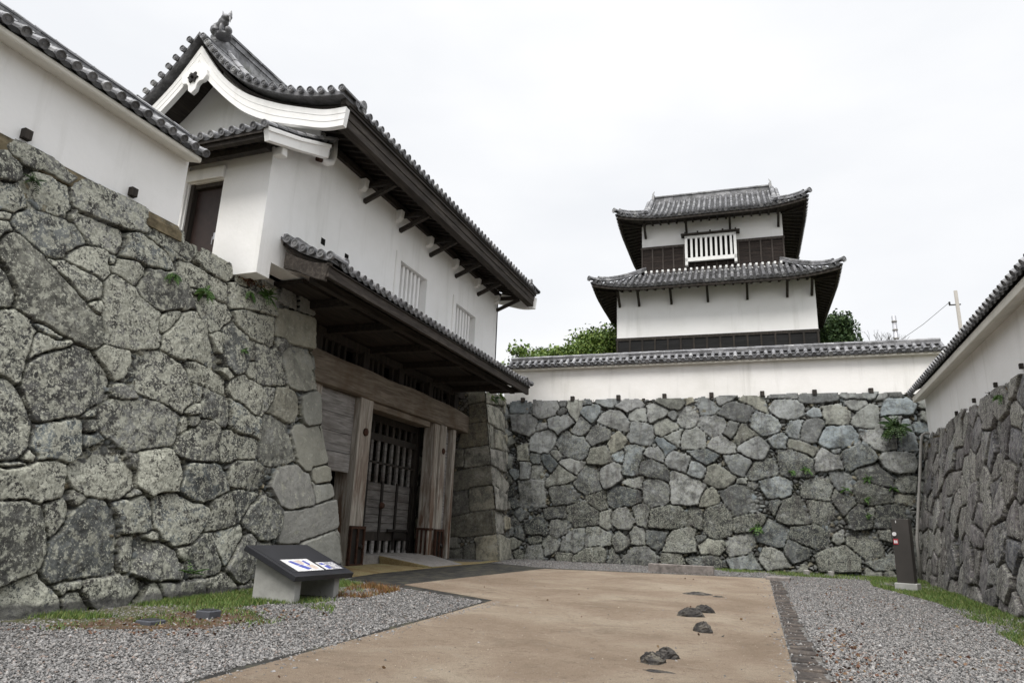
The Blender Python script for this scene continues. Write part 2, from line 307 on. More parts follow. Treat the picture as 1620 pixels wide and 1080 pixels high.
POLY_L = """5.8,6.47 5.91,6.55 6.05,6.53 6.1,6.34 6.04,6.15 5.73,6.12 5.69,6.37|
5.94,6.68 6.04,6.82 6.38,6.87 6.95,6.7 6.88,6.61 6.75,6.56 6.42,6.57 5.97,6.56|
5.76,6 6.03,6.14 6.2,6.09 6.28,5.97 6.27,5.87 6.13,5.7 5.82,5.61|
6.21,6.17 6.31,6.36 6.43,6.51 6.6,6.57 6.82,6.51 6.94,6.37 6.97,6.23 6.93,6.02 6.59,5.98 6.31,5.93|
6.94,6.42 6.99,6.62 7.26,6.79 7.8,6.82 8.31,6.77 8.38,6.38 7.91,6.34 7.43,6.25 7.1,6.22 6.95,6.27|
6.08,5.58 6.28,5.83 6.61,5.94 7.01,5.96 7.32,5.76 7.02,5.48 6.84,5.25 6.63,5.27 6.38,5.39 6.1,5.43|
7.08,6.16 7.28,6.18 7.87,6.17 8,6.01 7.8,5.77 7.34,5.73 7.06,6.03|
8.42,6.57 8.62,6.74 9.15,6.78 9.58,6.74 9.64,6.62 9.43,6.31 9.15,6.3 8.81,6.44|
8.5,6.34 8.88,6.39 9.3,6.24 9.03,6.14 8.86,6.24 8.44,6.34|
8.02,6.1 8.29,6.3 8.57,6.25 8.87,6.18 8.99,5.92 8.94,5.84 8.31,5.8 7.97,5.76|
6.98,5.39 7.15,5.58 7.54,5.74 7.68,5.7 7.68,5.34 7.6,5.22 7.29,5.25 7.04,5.32|
5.91,5.63 6.09,5.67 6.04,5.56 5.93,5.54|
5.94,5.44 6.03,5.49 6.11,5.41 5.96,5.3|
6.94,6.07 7.05,6.17 7.06,6.08 6.98,5.98|
7.68,5.7 7.79,5.69 7.8,5.54 7.7,5.53|
6.02,5.06 6.04,5.33 6.19,5.38 6.47,5.22 6.79,5.08 7.15,4.84 7.67,4.56 7.75,4.25 7.67,4.09 7.48,4.07 7.14,4.11 6.73,4.19 6.36,4.29 6.32,4.57 6.15,4.94|
5.93,4.81 6.15,4.81 6.31,4.63 6.35,4.47 6.24,4.31 6.02,4.21|
6.71,5.16 6.91,5.26 7.19,5.26 7.53,5.17 7.63,5.03 7.63,4.91 7.42,4.75 7.24,4.87 7.01,4.98 6.79,5.1|
7.76,5.45 7.95,5.68 8.17,5.74 8.35,5.7 8.4,5.56 8.27,5.35 8.02,5.34 7.79,5.39|
7.66,5.16 7.8,5.32 7.99,5.33 8.17,5.22 8.47,5.14 8.78,5.01 8.86,4.33 8.46,4.28 8.08,4.19 7.79,4.24 7.72,4.53|
8.32,5.3 8.53,5.69 8.71,5.81 9.19,5.86 9.41,5.71 9.57,5.34 9.12,5.17 8.72,5.04 8.37,5.19|
6,4.19 6.33,4.26 6.52,4.19 6.66,4.04 6.65,3.86 6.59,3.64 6.55,3.24 6.13,3.31|
6.56,3.3 6.58,3.56 6.83,3.78 7.06,3.89 7.34,3.98 7.59,3.94 7.87,3.75 7.94,3.53 7.94,3.28 7.76,3.14 7.47,2.96 7.17,2.81 6.88,2.76 6.69,2.89 6.56,3.1|
7.68,4 7.8,4.13 8,4.17 8.25,4.13 8.33,4 8.23,3.81 8.08,3.66 7.88,3.82|
8.31,3.83 8.37,4.06 8.64,4.25 8.88,4.31 9.13,4.2 9.43,4.11 9.65,3.84 9.69,3.61 9.49,3.35 9.14,3.39 8.68,3.52 8.3,3.63|
8.82,4.89 8.97,5.04 9.25,5.16 9.26,5 9.05,4.75 8.86,4.69|
6.65,3.97 6.82,4.02 7.17,4.04 7.18,3.95 6.95,3.86 6.79,3.75 6.6,3.56 6.57,3.57|
6.63,4.13 6.76,4.16 7.08,4.07 7.06,4.02 6.82,4.02|
7.43,4.7 7.54,4.81 7.7,4.79 7.71,4.72 7.59,4.59|
7.98,3.41 8.13,3.5 8.26,3.53 8.44,3.4 8.18,3.31|
6.12,3.29 6.37,3.26 6.6,3.11 6.65,2.92 6.77,2.68 6.77,2.48 6.72,2.26 6.56,2.17 6.28,2.14|
6.81,2.69 6.96,2.75 7.19,2.81 7.43,2.89 7.58,2.88 7.62,2.6 7.61,2.36 7.37,2.3 7.05,2.23 6.9,2.25 6.82,2.55|
7.77,3.05 7.88,3.18 8.15,3.29 8.58,3.35 9.11,3.4 9.37,3.25 9.41,2.86 9.17,2.71 8.74,2.58 8.28,2.55 7.99,2.67 7.83,2.84|
7.46,2.1 7.54,2.32 7.71,2.48 8.09,2.68 8.28,2.55 8.38,2.4 8.56,2.2 8.61,1.96 8.34,1.79 8.06,1.75 7.79,1.78 7.6,1.89|
6.31,1.98 6.76,2.12 7.14,2.22 7.29,2.17 7.31,2.01 7.32,1.77 7.16,1.72 6.72,1.68 6.35,1.64|
8.61,2.25 8.66,2.5 8.91,2.6 9.24,2.62 9.37,2.49 9.51,2.19 9.45,1.99 9.21,1.93 8.86,1.89 8.64,2.01|
7.6,2.87 7.78,2.92 7.8,2.75 7.63,2.7|
7.61,2.68 7.83,2.73 7.99,2.65 7.64,2.45|
6.72,2.25 6.79,2.32 6.88,2.28 6.86,2.22 6.77,2.19|
6.47,2.12 6.79,2.18 6.8,2.14 6.53,2.07|
7.5,1.72 7.56,1.8 7.71,1.73 7.58,1.66|
8.43,2.43 8.59,2.45 8.57,2.25 8.47,2.24|
7.65,3.03 7.76,3.1 7.78,2.97 7.57,2.93|
8.49,1.8 8.64,1.92 8.7,1.88 8.52,1.78|
7.12,1.59 7.23,1.65 7.4,1.69 7.45,1.4 7.37,1.23 7.23,1.15 7.16,1.4|
6.36,1.62 6.84,1.66 7.1,1.53 7.2,1.28 7.22,1.02 7.12,0.75 6.9,0.67 6.69,0.57 6.51,0.6|
7.21,0.67 7.24,1.1 7.46,1.33 7.65,1.61 7.82,1.75 8.09,1.71 8.34,1.47 8.4,1.22 8.43,0.68 8.06,0.66 7.75,0.61 7.37,0.57|
8.22,1.66 8.79,1.84 8.85,1.71 8.96,1.38 8.86,1.31 8.44,1.27 8.34,1.53|
8.66,0.68 8.74,1.19 9.13,1.14 9.5,0.96 9.62,0.77 9.63,0.47 9.19,0.54 8.69,0.63|
8.41,1.18 8.65,1.18 8.66,0.68 8.55,0.68 8.45,0.78|
8.87,1.2 9.12,1.27 9.15,1.16 8.93,1.17|
9.56,1 9.87,1.04 9.79,0.85 9.6,0.85|
6.54,0.45 6.75,0.52 6.92,0.67 7.12,0.73 7.24,0.58 7.41,0.43 7.57,0.12 7.56,0.01 7.08,0.03 6.61,0.01|
7.56,0.34 7.59,0.45 7.77,0.42 7.93,0.26 7.99,0.12 7.9,0.06 7.6,0.07|
7.85,0.55 8.12,0.62 8.43,0.65 8.69,0.63 8.91,0.46 8.85,0.31 8.65,0.21 8.17,0.13 7.95,0.24|
7.43,0.55 7.57,0.6 7.82,0.59 7.83,0.51 7.53,0.46|
8.81,0.21 9.14,0.45 9.32,0.22 9.26,0.08 8.85,0.11|
9.59,4.28 9.75,4.32 10.19,4.23 10.49,4.18 10.47,3.9 10.29,3.86 9.89,3.92 9.64,4|
9.97,3.83 10.03,3.89 10.37,3.77 10.62,3.71 10.65,3.44 10.55,3.28 10.29,3.32 9.91,3.34|
10.65,4.16 10.92,4.34 11.25,4.26 11.6,4.19 11.65,4.01 11.53,3.73 11.37,3.58 11.07,3.73 10.75,3.84 10.64,3.99|
10.65,3.74 10.91,3.79 11.16,3.66 11.5,3.54 11.55,3.32 11.52,3.11 11.18,3.15 10.82,3.16 10.69,3.44|
9.43,2.89 9.71,3.08 9.97,3.26 10.22,3.3 10.35,3.17 10.37,2.88 10.34,2.58 9.92,2.56 9.43,2.62|
10.39,2.81 10.52,3.09 10.86,3.16 11.43,3.13 11.5,2.91 11.41,2.76 11.01,2.66 10.52,2.6|
11.56,3.09 11.71,3.64 11.98,3.62 12.41,3.54 12.61,3.17 12.74,2.88 12.33,2.74 11.79,2.63 11.57,2.84|
11.84,3.78 12.1,4.32 12.38,4.38 12.74,4.22 12.77,3.94 12.65,3.7 12.4,3.66|
9.56,2.07 9.7,2.38 9.96,2.48 10.34,2.51 10.57,2.3 10.66,2.07 10.41,1.96 9.87,1.83 9.61,1.96|
10.76,2.29 10.89,2.6 11.37,2.63 11.93,2.56 12.06,2.54 11.89,2.3 11.73,2.12 11.23,2.14 10.8,2.19|
11.36,4.31 11.36,4.71 11.39,5.08 11.65,5.18 12.12,5.15 12.28,4.8 12.33,4.43 11.91,4.36|
12.29,5.13 12.36,5.24 12.77,5.38 13.36,5.46 13.44,4.56 12.94,4.47 12.48,4.43 12.32,4.81|
12.94,4.23 13.42,4.5 13.56,4.38 13.58,3.78 13.16,3.63 13,3.82|
12.6,3.41 12.75,3.56 13.7,3.72 13.78,3.38 13.86,2.87 13.01,2.66 12.76,2.91|
11.98,2.22 12.06,2.48 12.38,2.62 12.76,2.67 13.12,2.52 13.33,2.04 13.28,1.9 12.54,1.81 12.22,1.89|
13.32,2.72 13.86,2.85 14,2.46 13.43,2.35|
13.35,2.35 14.03,2.45 14.08,2.19 13.43,1.98|
10.3,4.27 10.48,4.32 10.66,4.25 10.57,4.19|
11.11,4.65 11.32,4.73 11.34,4.34 11.12,4.35|
11.56,4.18 11.96,4.29 11.92,4.04 11.58,3.7|
9.7,3.88 9.94,3.88 9.94,3.66 9.77,3.63|
9.6,3.29 9.83,3.35 9.87,3.2 9.78,3.1 9.64,3.12|
9.56,3.36 9.85,3.51 9.89,3.39 9.6,3.29|
9.44,3.16 9.6,3.26 9.68,3.1 9.43,2.96|
9.07,1.85 9.3,1.88 9.75,1.8 10.26,1.65 10.17,1.38 9.9,1.09 9.49,1.05 9.18,1.23 9.08,1.4|
10.29,1.65 10.42,1.86 10.74,1.96 10.86,1.83 10.94,1.47 10.66,1.39 10.14,1.33|
10.85,1.98 11.08,2.08 11.56,2.05 11.45,1.88 11.17,1.71 10.99,1.47 10.9,1.8|
11.09,1.51 11.33,1.8 11.65,1.96 11.95,1.88 12.2,1.72 12.25,1.42 12.06,1.25 11.81,1.13 11.51,1.27|
9.78,0.72 9.87,1.02 10.05,1.23 10.32,1.24 10.44,1.04 10.61,0.75 10.57,0.58 10.07,0.52 9.8,0.52|
10.42,1.21 11.07,1.45 11.1,1.22 10.9,1.01 10.74,0.75 10.55,0.94|
10.81,0.69 11.13,1.11 11.35,1.22 11.52,1.09 11.45,0.78 11.39,0.5 11.2,0.43 10.89,0.54|
12.27,1.67 12.73,1.74 14.2,2.01 14.31,1.44 13.54,1.26 12.84,1.11 12.24,1.11|
12.94,1.11 14.31,1.39 14.47,1.02 14.55,0.64 14.07,0.57 13.04,0.8|
10.3,0.47 10.57,0.55 10.82,0.5 10.98,0.32 10.73,0.22 10.35,0.24|
9.31,0.46 9.64,0.45 9.79,0.48 10.24,0.45 10.25,0.25 9.62,0.24 9.33,0.24|
11.48,1.04 11.94,1.09 12.12,0.87 12.04,0.5 11.55,0.47|
12.11,1.03 12.84,1.03 12.94,0.77 12.85,0.47 12.13,0.44|
12.94,0.74 13.96,0.57 14.58,0.58 14.63,0.27 13.05,0.35|
9.09,5.9 9.2,6.16 9.41,6.17 9.84,6.07 10.46,6.09 10.44,5.77 10.16,5.77 9.61,5.76 9.36,5.81|
9.67,6.39 9.76,6.76 9.94,6.87 10.18,6.81 10.46,6.74 10.56,6.4 10.41,6.22 10.17,6.23 9.87,6.26|
10.66,6.44 10.77,6.67 10.96,6.73 11.02,6.48 11.07,6.27 10.78,6.21|
11.02,6.57 11.42,6.56 11.42,6.4 11.25,6.21 11.07,6.27|
10.5,6.13 10.82,6.24 11.3,6.22 11.8,6.13 11.91,5.93 11.49,5.84 10.97,5.79 10.56,5.69|
10.69,5.61 10.85,5.69 11.86,5.85 11.9,5.47 11.88,5.15 11.61,5.17 11.12,5.25 10.82,5.35|
9.55,5.59 9.76,5.66 9.99,5.59 10.41,5.64 10.57,5.49 10.54,5.39 10.28,5.19 10.06,5.01 9.94,5.15 9.82,5.37|
10.35,5.04 10.43,5.26 10.66,5.33 11.04,5.23 11.14,4.98 11.07,4.64 10.88,4.36 10.68,4.34 10.47,4.49|
11.58,6.61 11.73,6.79 11.97,6.79 12.05,6.62 11.74,6.57|
12.06,6.35 12.22,6.85 12.63,7 12.72,6.33 12.34,6.3|
12.74,6.97 13.23,7.07 13.29,6.33 12.75,6.3|
11.97,6.05 12.34,6.17 13.29,6.29 13.33,5.53 12.66,5.49 12.01,5.51|
11.17,5.08 11.35,5.1 11.34,4.76 11.15,4.72|
10.14,6.82 10.33,6.84 10.52,6.76 10.18,6.75|
10.03,4.92 10.29,5.02 10.35,4.69 10.2,4.6|
9.51,5.66 9.65,5.74 9.76,5.69 9.59,5.6|
12.07,5.42 12.31,5.49 12.36,5.31 12.17,5.16|
9.03,4.64 9.26,5.05 9.54,5.28 9.77,5.1 10.07,4.87 10.32,4.54 10.31,4.37 10.07,4.34 9.55,4.38 8.96,4.36"""
POLY_B = """-9.52,6.54 -9.37,6.74 -8.6,6.74 -8.58,6.21 -9.47,6.21|
-8.55,6.72 -7.57,6.71 -7.44,6.32 -7.62,6.1 -8.23,5.96 -8.53,6.12|
-9.48,6.09 -8.69,6.12 -8.39,5.9 -8.4,5.42 -8.63,5.25 -9.32,5.48|
-7.1,6.48 -7.02,6.72 -6.52,6.73 -6.49,6.47 -6.63,6.13 -6.73,5.87 -6.93,6.09|
-7.87,5.85 -7.71,5.98 -7.32,6.05 -7.1,6.01 -6.85,5.75 -7.41,5.33 -7.82,5.59|
-8.55,5.08 -8.37,5.34 -7.85,5.46 -7.54,5.33 -7.55,5.03 -7.73,4.87 -7.78,4.55 -8.1,4.57 -8.57,4.66|
-7.44,5.03 -7.24,5.33 -7.07,5.35 -6.42,5.15 -6.18,4.78 -6.23,4.45 -6.52,4.31 -7.11,4.47 -7.29,4.57|
-6.88,5.37 -6.7,5.66 -6.5,5.98 -6.15,5.65 -6.22,5.44 -6.59,5.2|
-6.55,6.17 -6.3,6.42 -5.83,6.41 -5.78,6.15 -5.9,5.9 -6.11,5.74 -6.41,6|
-5.94,6.59 -5.84,6.73 -5.09,6.74 -5.06,6.54 -5.33,6.36 -5.75,6.47|
-5.12,6.4 -4.59,6.72 -4.38,6.72 -4.08,6.41 -4.69,6.17|
-5.88,5.82 -5.78,6.03 -5.37,6.21 -4.99,6.14 -4.66,5.76 -4.63,5.38 -5.06,5.55 -5.39,5.6|
-6.27,5.07 -6.06,5.52 -5.85,5.61 -5.43,5.43 -5.36,5.16 -6.04,4.86|
-6.22,4.16 -6.11,4.67 -5.44,4.78 -5.29,4.45 -5.26,4.21 -5.64,4.13|
-5.4,4.9 -5.26,5.18 -5.02,5.35 -4.67,5.02 -4.97,4.69 -5.17,4.55 -5.37,4.73|
-6.73,3.34 -6.26,4.04 -5.93,4 -5.75,3.65 -5.62,3.21 -6.18,2.99 -6.55,3.12|
-5.71,3.57 -5.6,3.93 -5.16,4.19 -4.96,4.05 -4.91,3.54 -5.42,3.14 -5.58,3.29|
-7.31,4.18 -6.93,4.31 -6.3,4.16 -6.66,3.72 -6.92,3.88|
-7.83,3.22 -7.78,3.46 -7.62,3.71 -7.34,4.04 -6.7,3.64 -6.65,3.56 -7.23,3.35|
-8.05,4.36 -7.97,4.53 -7.62,4.37 -7.39,4.12 -7.63,3.79 -7.9,4.07|
-9.07,4.79 -8.69,4.87 -8.56,4.53 -8.61,4.28 -9.01,4.28|
-8.89,4.15 -8.51,4.11 -8.45,3.91 -8.52,3.54 -8.84,3.49|
-8.44,3.99 -8.07,4.07 -7.93,3.83 -7.91,3.54 -8.43,3.58|
-8.56,4.53 -8.18,4.45 -8.12,4.12 -8.38,4.16 -8.55,4.32|
-7.72,4.57 -7.46,4.61 -7.28,4.45 -7.36,4.24 -7.62,4.37|
-5.25,4.45 -5.01,4.59 -4.8,4.53 -4.86,4.25 -5.2,4.25|
-4.83,3.77 -4.73,4.77 -4.41,4.87 -4.09,4.69 -4.17,4.29 -4.32,3.72 -4.71,3.74|
-4.79,3.42 -4.44,3.6 -4.12,3.63 -4.14,3.2 -4.43,3.23|
-7.5,6.19 -7.29,6.38 -7.15,6.27 -7.36,6.06|
-8.38,5.51 -8.26,5.68 -7.95,5.7 -7.94,5.51 -8.33,5.42|
-6.48,6.64 -6.22,6.7 -6.17,6.48 -6.43,6.47|
-7.45,6.6 -7.17,6.68 -7.14,6.49 -7.33,6.42|
-4.62,5.88 -4.58,6.05 -4.38,6.25 -4,6.24 -3.99,5.75 -4.38,5.81|
-4.5,5.71 -4.05,5.73 -3.74,5.54 -3.68,5.09 -3.85,4.85 -4.49,4.93 -4.65,5.18 -4.58,5.59|
-3.94,6.33 -3.66,6.42 -3.14,6.16 -3.42,5.86 -3.83,5.72|
-3.58,6.53 -3.37,6.75 -2.74,6.63 -2.53,6.46 -2.71,6.22 -2.87,6.2|
-2.77,5.85 -2.75,6.09 -2.24,6.41 -2.07,6.2 -2.1,5.6 -2.37,5.46 -2.76,5.61|
-3.7,5.58 -3.5,5.82 -3.14,5.86 -2.8,5.57 -2.8,5.44 -3.42,5.17 -3.64,5.33|
-3.27,5.13 -2.91,5.37 -2.62,5.36 -2.79,4.83 -3.11,4.97|
-3.62,5.09 -3.5,5.13 -2.9,4.83 -3.23,4.45 -3.42,4.73|
-2.65,5 -2.59,5.32 -2.07,5.5 -1.85,5.24 -1.82,4.76 -2.58,4.73|
-2.18,6.74 -1.89,6.73 -1.59,6.52 -1.25,6.23 -1.53,5.97 -1.9,6 -2.09,6.33|
-2.07,5.6 -1.95,5.84 -1.45,5.95 -1.16,5.82 -1.09,5.54 -1.29,5.23 -1.55,5.17 -1.84,5.43|
-1.35,6.03 -0.99,6.38 -0.76,6.44 -0.14,6.24 -0.08,6.04 -0.35,5.73 -0.82,5.78|
-1.35,6.63 -1.01,6.79 -0.6,6.73 -0.83,6.54 -1.25,6.35|
-0.48,6.55 -0.3,6.73 0.21,6.73 0.41,6.03 -0.03,6.22|
-0.12,5.96 0.1,6.04 0.67,5.87 0.77,5.52 0.7,5.29 0.2,5.2 -0.14,5.49|
-1.1,5.27 -0.9,5.72 -0.65,5.62 -0.71,5.38 -0.92,5.11|
-0.74,5.07 -0.48,5.59 -0.01,5.22 -0.68,4.84|
-1.71,4.76 -1.48,5.07 -1.29,5.17 -0.72,4.8 -0.76,4.57 -1.2,4.53|
-0.69,4.68 -0.27,5.03 -0.05,5.14 0.12,5.06 0.37,4.76 0.15,4.29 -0.41,4.42|
-2.39,4.57 -1.71,4.63 -1.39,4.45 -1.66,4.11 -2.02,4.26|
-1.13,4.42 -0.62,4.49 -0.27,4.3 -0.26,4.15 -0.51,3.7 -0.86,3.85 -1.03,4.15|
-0.42,3.78 -0.06,4.19 0.51,4.32 0.61,4.05 0.58,3.79 -0.31,3.59|
-3.27,4.18 -3.15,4.49 -2.92,4.59 -2.38,4.37 -2.52,3.8 -2.93,3.95|
-2.48,3.8 -2.32,4.18 -2.02,4.16 -1.84,3.95 -1.96,3.65 -2.33,3.7|
-1.91,3.54 -1.65,4.18 -1.08,3.88 -0.8,3.66 -1.21,3.28 -1.5,3.35|
-4.07,4.57 -3.89,4.71 -3.5,4.73 -3.31,4.53 -3.31,4.18 -3.66,4.33|
-4.26,3.78 -4.13,4.17 -3.74,4.27 -3.35,4.1 -3.14,3.75 -3.16,3.56 -3.7,3.63|
-2.51,6.67 -2.21,6.74 -2.22,6.45 -2.45,6.42|
-3.12,6.1 -2.91,6.16 -2.83,5.93 -2.95,5.81 -3.1,5.94|
0.54,6.74 1.47,6.73 1.46,6.54 0.53,6.58|
1.54,6.67 1.65,6.73 2.79,6.7 2.75,6.44 2.42,6.38 1.52,6.38|
2.82,6.64 3.03,6.73 4.03,6.72 3.97,6.47 3.14,6.45|
0.51,6.19 0.7,6.42 1.1,6.49 1.48,6.4 1.62,6.16 1.55,5.93 1.26,5.76 0.7,5.87|
1.73,5.97 1.95,6.12 2.17,6.07 2.15,5.88 1.92,5.79|
2.24,6.15 2.78,6.23 3.09,5.98 3.09,5.6 2.72,5.53 2.39,5.61 2.28,5.92|
3.03,6.38 3.27,6.43 3.63,6.38 3.67,6.27 3.37,6.07 3.17,6.13|
3.12,5.6 3.47,6.05 3.78,6.23 3.97,6.15 4.02,5.42 3.67,5.41|
4.08,5.81 4.3,6.48 4.94,6.42 5.17,6.19 5.04,5.9 4.52,5.84|
4.07,5.73 4.36,5.82 4.68,5.8 4.59,5.36 4.3,5.27 4.06,5.47|
1,5.21 1.17,5.72 1.55,5.66 1.37,5.07|
1.47,5.28 1.6,5.62 1.92,5.77 2.27,5.65 2.2,5.35 2,4.98 1.75,4.9 1.49,5.02|
2.05,5.01 2.2,5.35 2.58,5.51 3.11,5.49 3.31,5.11 3.19,4.89 2.51,4.7 2.15,4.79|
3.38,5.37 4.21,5.31 4.45,5.18 4.46,4.74 4.13,4.6 3.7,4.75 3.52,4.93|
4.53,5.03 4.69,5.65 4.88,5.67 4.88,5.1 5.05,4.85 5.01,4.6 4.48,4.64|
0.97,4.83 1.07,5 1.38,4.94 2.01,4.7 1.85,4.46 1.39,4.6|
0.41,5.02 0.77,5.21 1,5.17 0.91,4.68 0.57,4.76|
0.7,4.61 1.15,4.64 1.59,4.49 1.82,4.24 1.77,3.76 0.75,3.72|
1.85,4.16 2,4.57 2.14,4.7 2.62,4.42 2.74,3.99 2.31,3.95 1.85,3.93|
2.69,4.46 3.25,4.82 3.55,4.89 3.79,4.39 3.64,4.19 2.8,3.93|
3.12,3.95 3.64,4.17 4.05,3.86 4.22,3.61 4.18,3.34 3.75,3.47 3.23,3.64|
3.91,4.35 4.12,4.57 4.6,4.58 4.87,4.49 4.96,4.21 4.86,3.93 4.42,3.88 4.06,4|
2.4,4.6 2.67,4.68 2.63,4.53 2.46,4.49|
4.05,6.56 4.32,6.63 4.34,6.5 4,6.45|
4.45,6.63 4.77,6.64 4.79,6.49 4.43,6.5|
-8.92,3.41 -8.51,3.49 -7.91,3.48 -7.85,3.14 -7.85,2.54 -8.27,2.43 -8.74,2.44|
-7.65,3.06 -7.6,3.22 -6.81,3.29 -6.3,2.89 -6.86,2.64 -7.44,2.55|
-5.42,3.14 -5.02,3.24 -4.24,3.16 -4.19,2.74 -5.09,2.49 -5.39,2.64|
-6.21,2.85 -5.5,3.1 -5.38,2.48 -5.68,2.4 -6.04,2.58|
-6.97,2.44 -6.33,2.69 -5.72,2.36 -5.72,1.85 -6.66,1.8 -6.87,2.06|
-7.82,2.34 -7.06,2.5 -6.92,2.21 -7.08,2.05 -7.78,2.07|
-8.57,1.85 -7.91,2.11 -7.59,1.57 -7.71,1.45 -8.5,1.5|
-7.61,1.65 -7.49,1.96 -7.24,2.05 -6.74,1.87 -6.74,1.72 -7.33,1.33 -7.5,1.42|
-5.67,2.28 -5.28,2.39 -5.27,1.84 -5.36,1.69 -5.68,1.83|
-5.2,2.15 -5.01,2.49 -4.7,2.54 -4.4,2.02 -4.53,1.76 -4.96,1.78 -5.19,1.92|
-4.41,2.51 -4.23,2.66 -3.96,2.65 -3.81,2.45 -3.92,1.87 -4.23,1.9|
-7.02,1.21 -6.73,1.64 -6.25,1.7 -6.23,1.1 -6.54,0.86 -7.1,0.87|
-6.21,1.47 -6.14,1.78 -5.74,1.81 -5.26,1.54 -5.25,1.21 -5.76,1.12 -6.27,1.09|
-7.82,1.26 -7.58,1.38 -7.2,1.13 -7.27,0.9 -7.7,0.71|
-5.22,1.32 -4.95,1.63 -4.55,1.31 -4.64,1.16 -5.06,0.94|
-6.63,0.67 -6.19,0.99 -5.68,1.1 -5.44,0.91 -5.51,0.58 -6.61,0.56|
-4.78,0.68 -4.41,1.06 -4.07,1.17 -3.92,1.16 -3.55,0.78 -3.62,0.6 -4.71,0.53|
-4.49,1.61 -4.34,1.8 -4.07,1.81 -4,1.55 -4,1.23 -4.45,1.28|
-7.26,0.75 -6.72,0.82 -6.71,0.56 -7.21,0.53|
-8.4,1.27 -7.95,1.41 -7.86,1.22 -8.31,1.12|
-5.3,0.55 -5.17,1.07 -4.98,0.75 -4.93,0.57|
-8.39,1.01 -7.89,1.03 -7.78,0.58 -8.47,0.47|
-4.06,3.39 -3.89,3.53 -3.5,3.55 -3.13,3.29 -3.11,2.95 -3.28,2.65 -3.77,2.54 -4,2.71|
-3.08,3.71 -2.93,3.85 -2.48,3.72 -1.86,3.39 -2.06,2.71 -2.98,2.69 -3.07,2.95|
-2.04,2.9 -1.83,3.18 -1.61,3.26 -1.4,3.06 -1.41,2.77 -1.7,2.67 -2.04,2.66|
-1.36,3.1 -0.99,3.36 -0.56,3.39 -0.05,3.16 0.23,2.8 0.2,2.57 -0.61,2.39 -0.89,2.34 -1.16,2.73|
-1.89,2.35 -1.7,2.61 -1.3,2.69 -1.03,2.48 -0.96,2.23 -1.02,1.73 -1.55,1.54 -1.94,1.7|
0.02,3.52 0.54,3.7 0.81,3.68 1.04,3.46 0.97,3.03 0.32,2.95 0.1,3.23|
-3.87,1.89 -3.77,2.49 -3.39,2.59 -2.83,2.6 -2.54,2.33 -2.51,1.97 -2.95,1.86|
-2.48,1.97 -2.43,2.52 -2.24,2.62 -1.98,2.39 -1.99,1.88 -2.3,1.89|
-0.93,2.23 -0.43,2.39 0.08,2.37 0.1,2.12 -0.18,1.9 -0.74,1.74 -0.91,1.84|
-0.16,1.7 0.17,2.16 0.51,2.14 0.8,1.97 0.73,1.42 0.46,1.36 -0.13,1.52|
-3.33,1.07 -3.18,1.55 -2.92,1.77 -2.37,1.9 -2.26,1.8 -2.26,1.12 -2.85,1.02|
-3.96,1.74 -3.25,1.65 -3.33,1.36 -3.51,1.1 -3.94,1.26|
-2.09,1.3 -1.87,1.47 -1.31,1.44 -1.28,1.2 -1.54,0.99 -2.03,1.06|
-1.23,1.34 -0.74,1.73 -0.29,1.76 -0.26,1.38 -0.56,1.06 -1.08,0.98|
-1.18,0.82 -0.39,1.06 -0.15,0.63 -1.03,0.57|
-2.53,0.76 -1.89,0.93 -1.54,0.94 -1.27,0.64 -1.48,0.57 -2.25,0.53|
-3.4,0.93 -2.78,0.97 -2.64,0.68 -3.4,0.61|
-0.11,0.91 0.06,1.25 0.29,1.26 0.65,1.08 0.79,0.78 0.12,0.6|
0.32,2.88 0.59,2.94 0.65,2.78 0.44,2.43 0.3,2.59|
-2.23,1.58 -1.91,1.59 -2.09,1.37|
-0.73,3.59 -0.41,3.63 -0.42,3.44 -0.74,3.48|
-0.4,3.52 -0.1,3.41 -0.18,3.23 -0.39,3.33|
1.41,3.43 1.55,3.58 1.86,3.66 2.22,3.62 2.32,3.27 2.19,2.92 1.77,2.94 1.38,3.04|
2.31,3.88 2.84,3.93 2.95,3.7 3.04,3.53 2.77,3.17 2.52,3.27 2.32,3.59|
3.05,3.49 3.38,3.57 3.69,3.43 4.08,3.33 4.16,2.92 3.56,2.83 3.06,2.87|
2.28,2.99 2.39,3.25 2.82,3.07 3.01,2.83 2.6,2.44 2.47,2.71|
0.5,2.28 0.73,2.88 0.97,3.03 1.27,3 1.48,2.69 1.51,2.13 0.84,2.08 0.51,2.17|
1.53,2.9 1.87,2.94 2.22,2.81 2.48,2.51 2.66,2.14 2.59,1.93 2.15,2.03 1.58,2.24|
2.7,2.31 2.88,2.62 3.15,2.82 3.32,2.63 3.43,2.2 3.38,2.04 2.88,1.97 2.73,2.07|
3.61,2.74 4.18,2.82 4.54,2.76 4.62,2.4 4,2.05 3.51,2.1|
0.94,2.01 1.7,2.12 2.16,1.95 2,1.44 1.7,1.29 0.88,1.65|
0.72,1.52 0.81,1.59 1.51,1.28 1.39,1.04 0.93,0.89 0.74,1.05|
2.68,1.9 3.47,1.96 3.59,1.64 3.69,1.18 3.25,1.06 2.65,1.53|
1.65,1.06 1.83,1.26 2.54,1.43 2.94,1.05 2.91,0.72 1.75,0.66|
3.21,0.93 3.97,1.23 3.95,0.81 3.38,0.78|
3.64,1.97 3.94,2.01 3.96,1.65 3.63,1.74|
4.23,3.54 4.54,3.79 4.9,3.73 4.81,3.24 4.44,3.24|
3.32,2.67 3.57,2.67 3.55,2.4 3.39,2.36|
4.21,3.1 4.74,3.17 4.71,2.9 4.25,2.86|
4.05,1.98 4.56,2.13 4.65,1.68 4.56,1.19 4,1.26"""
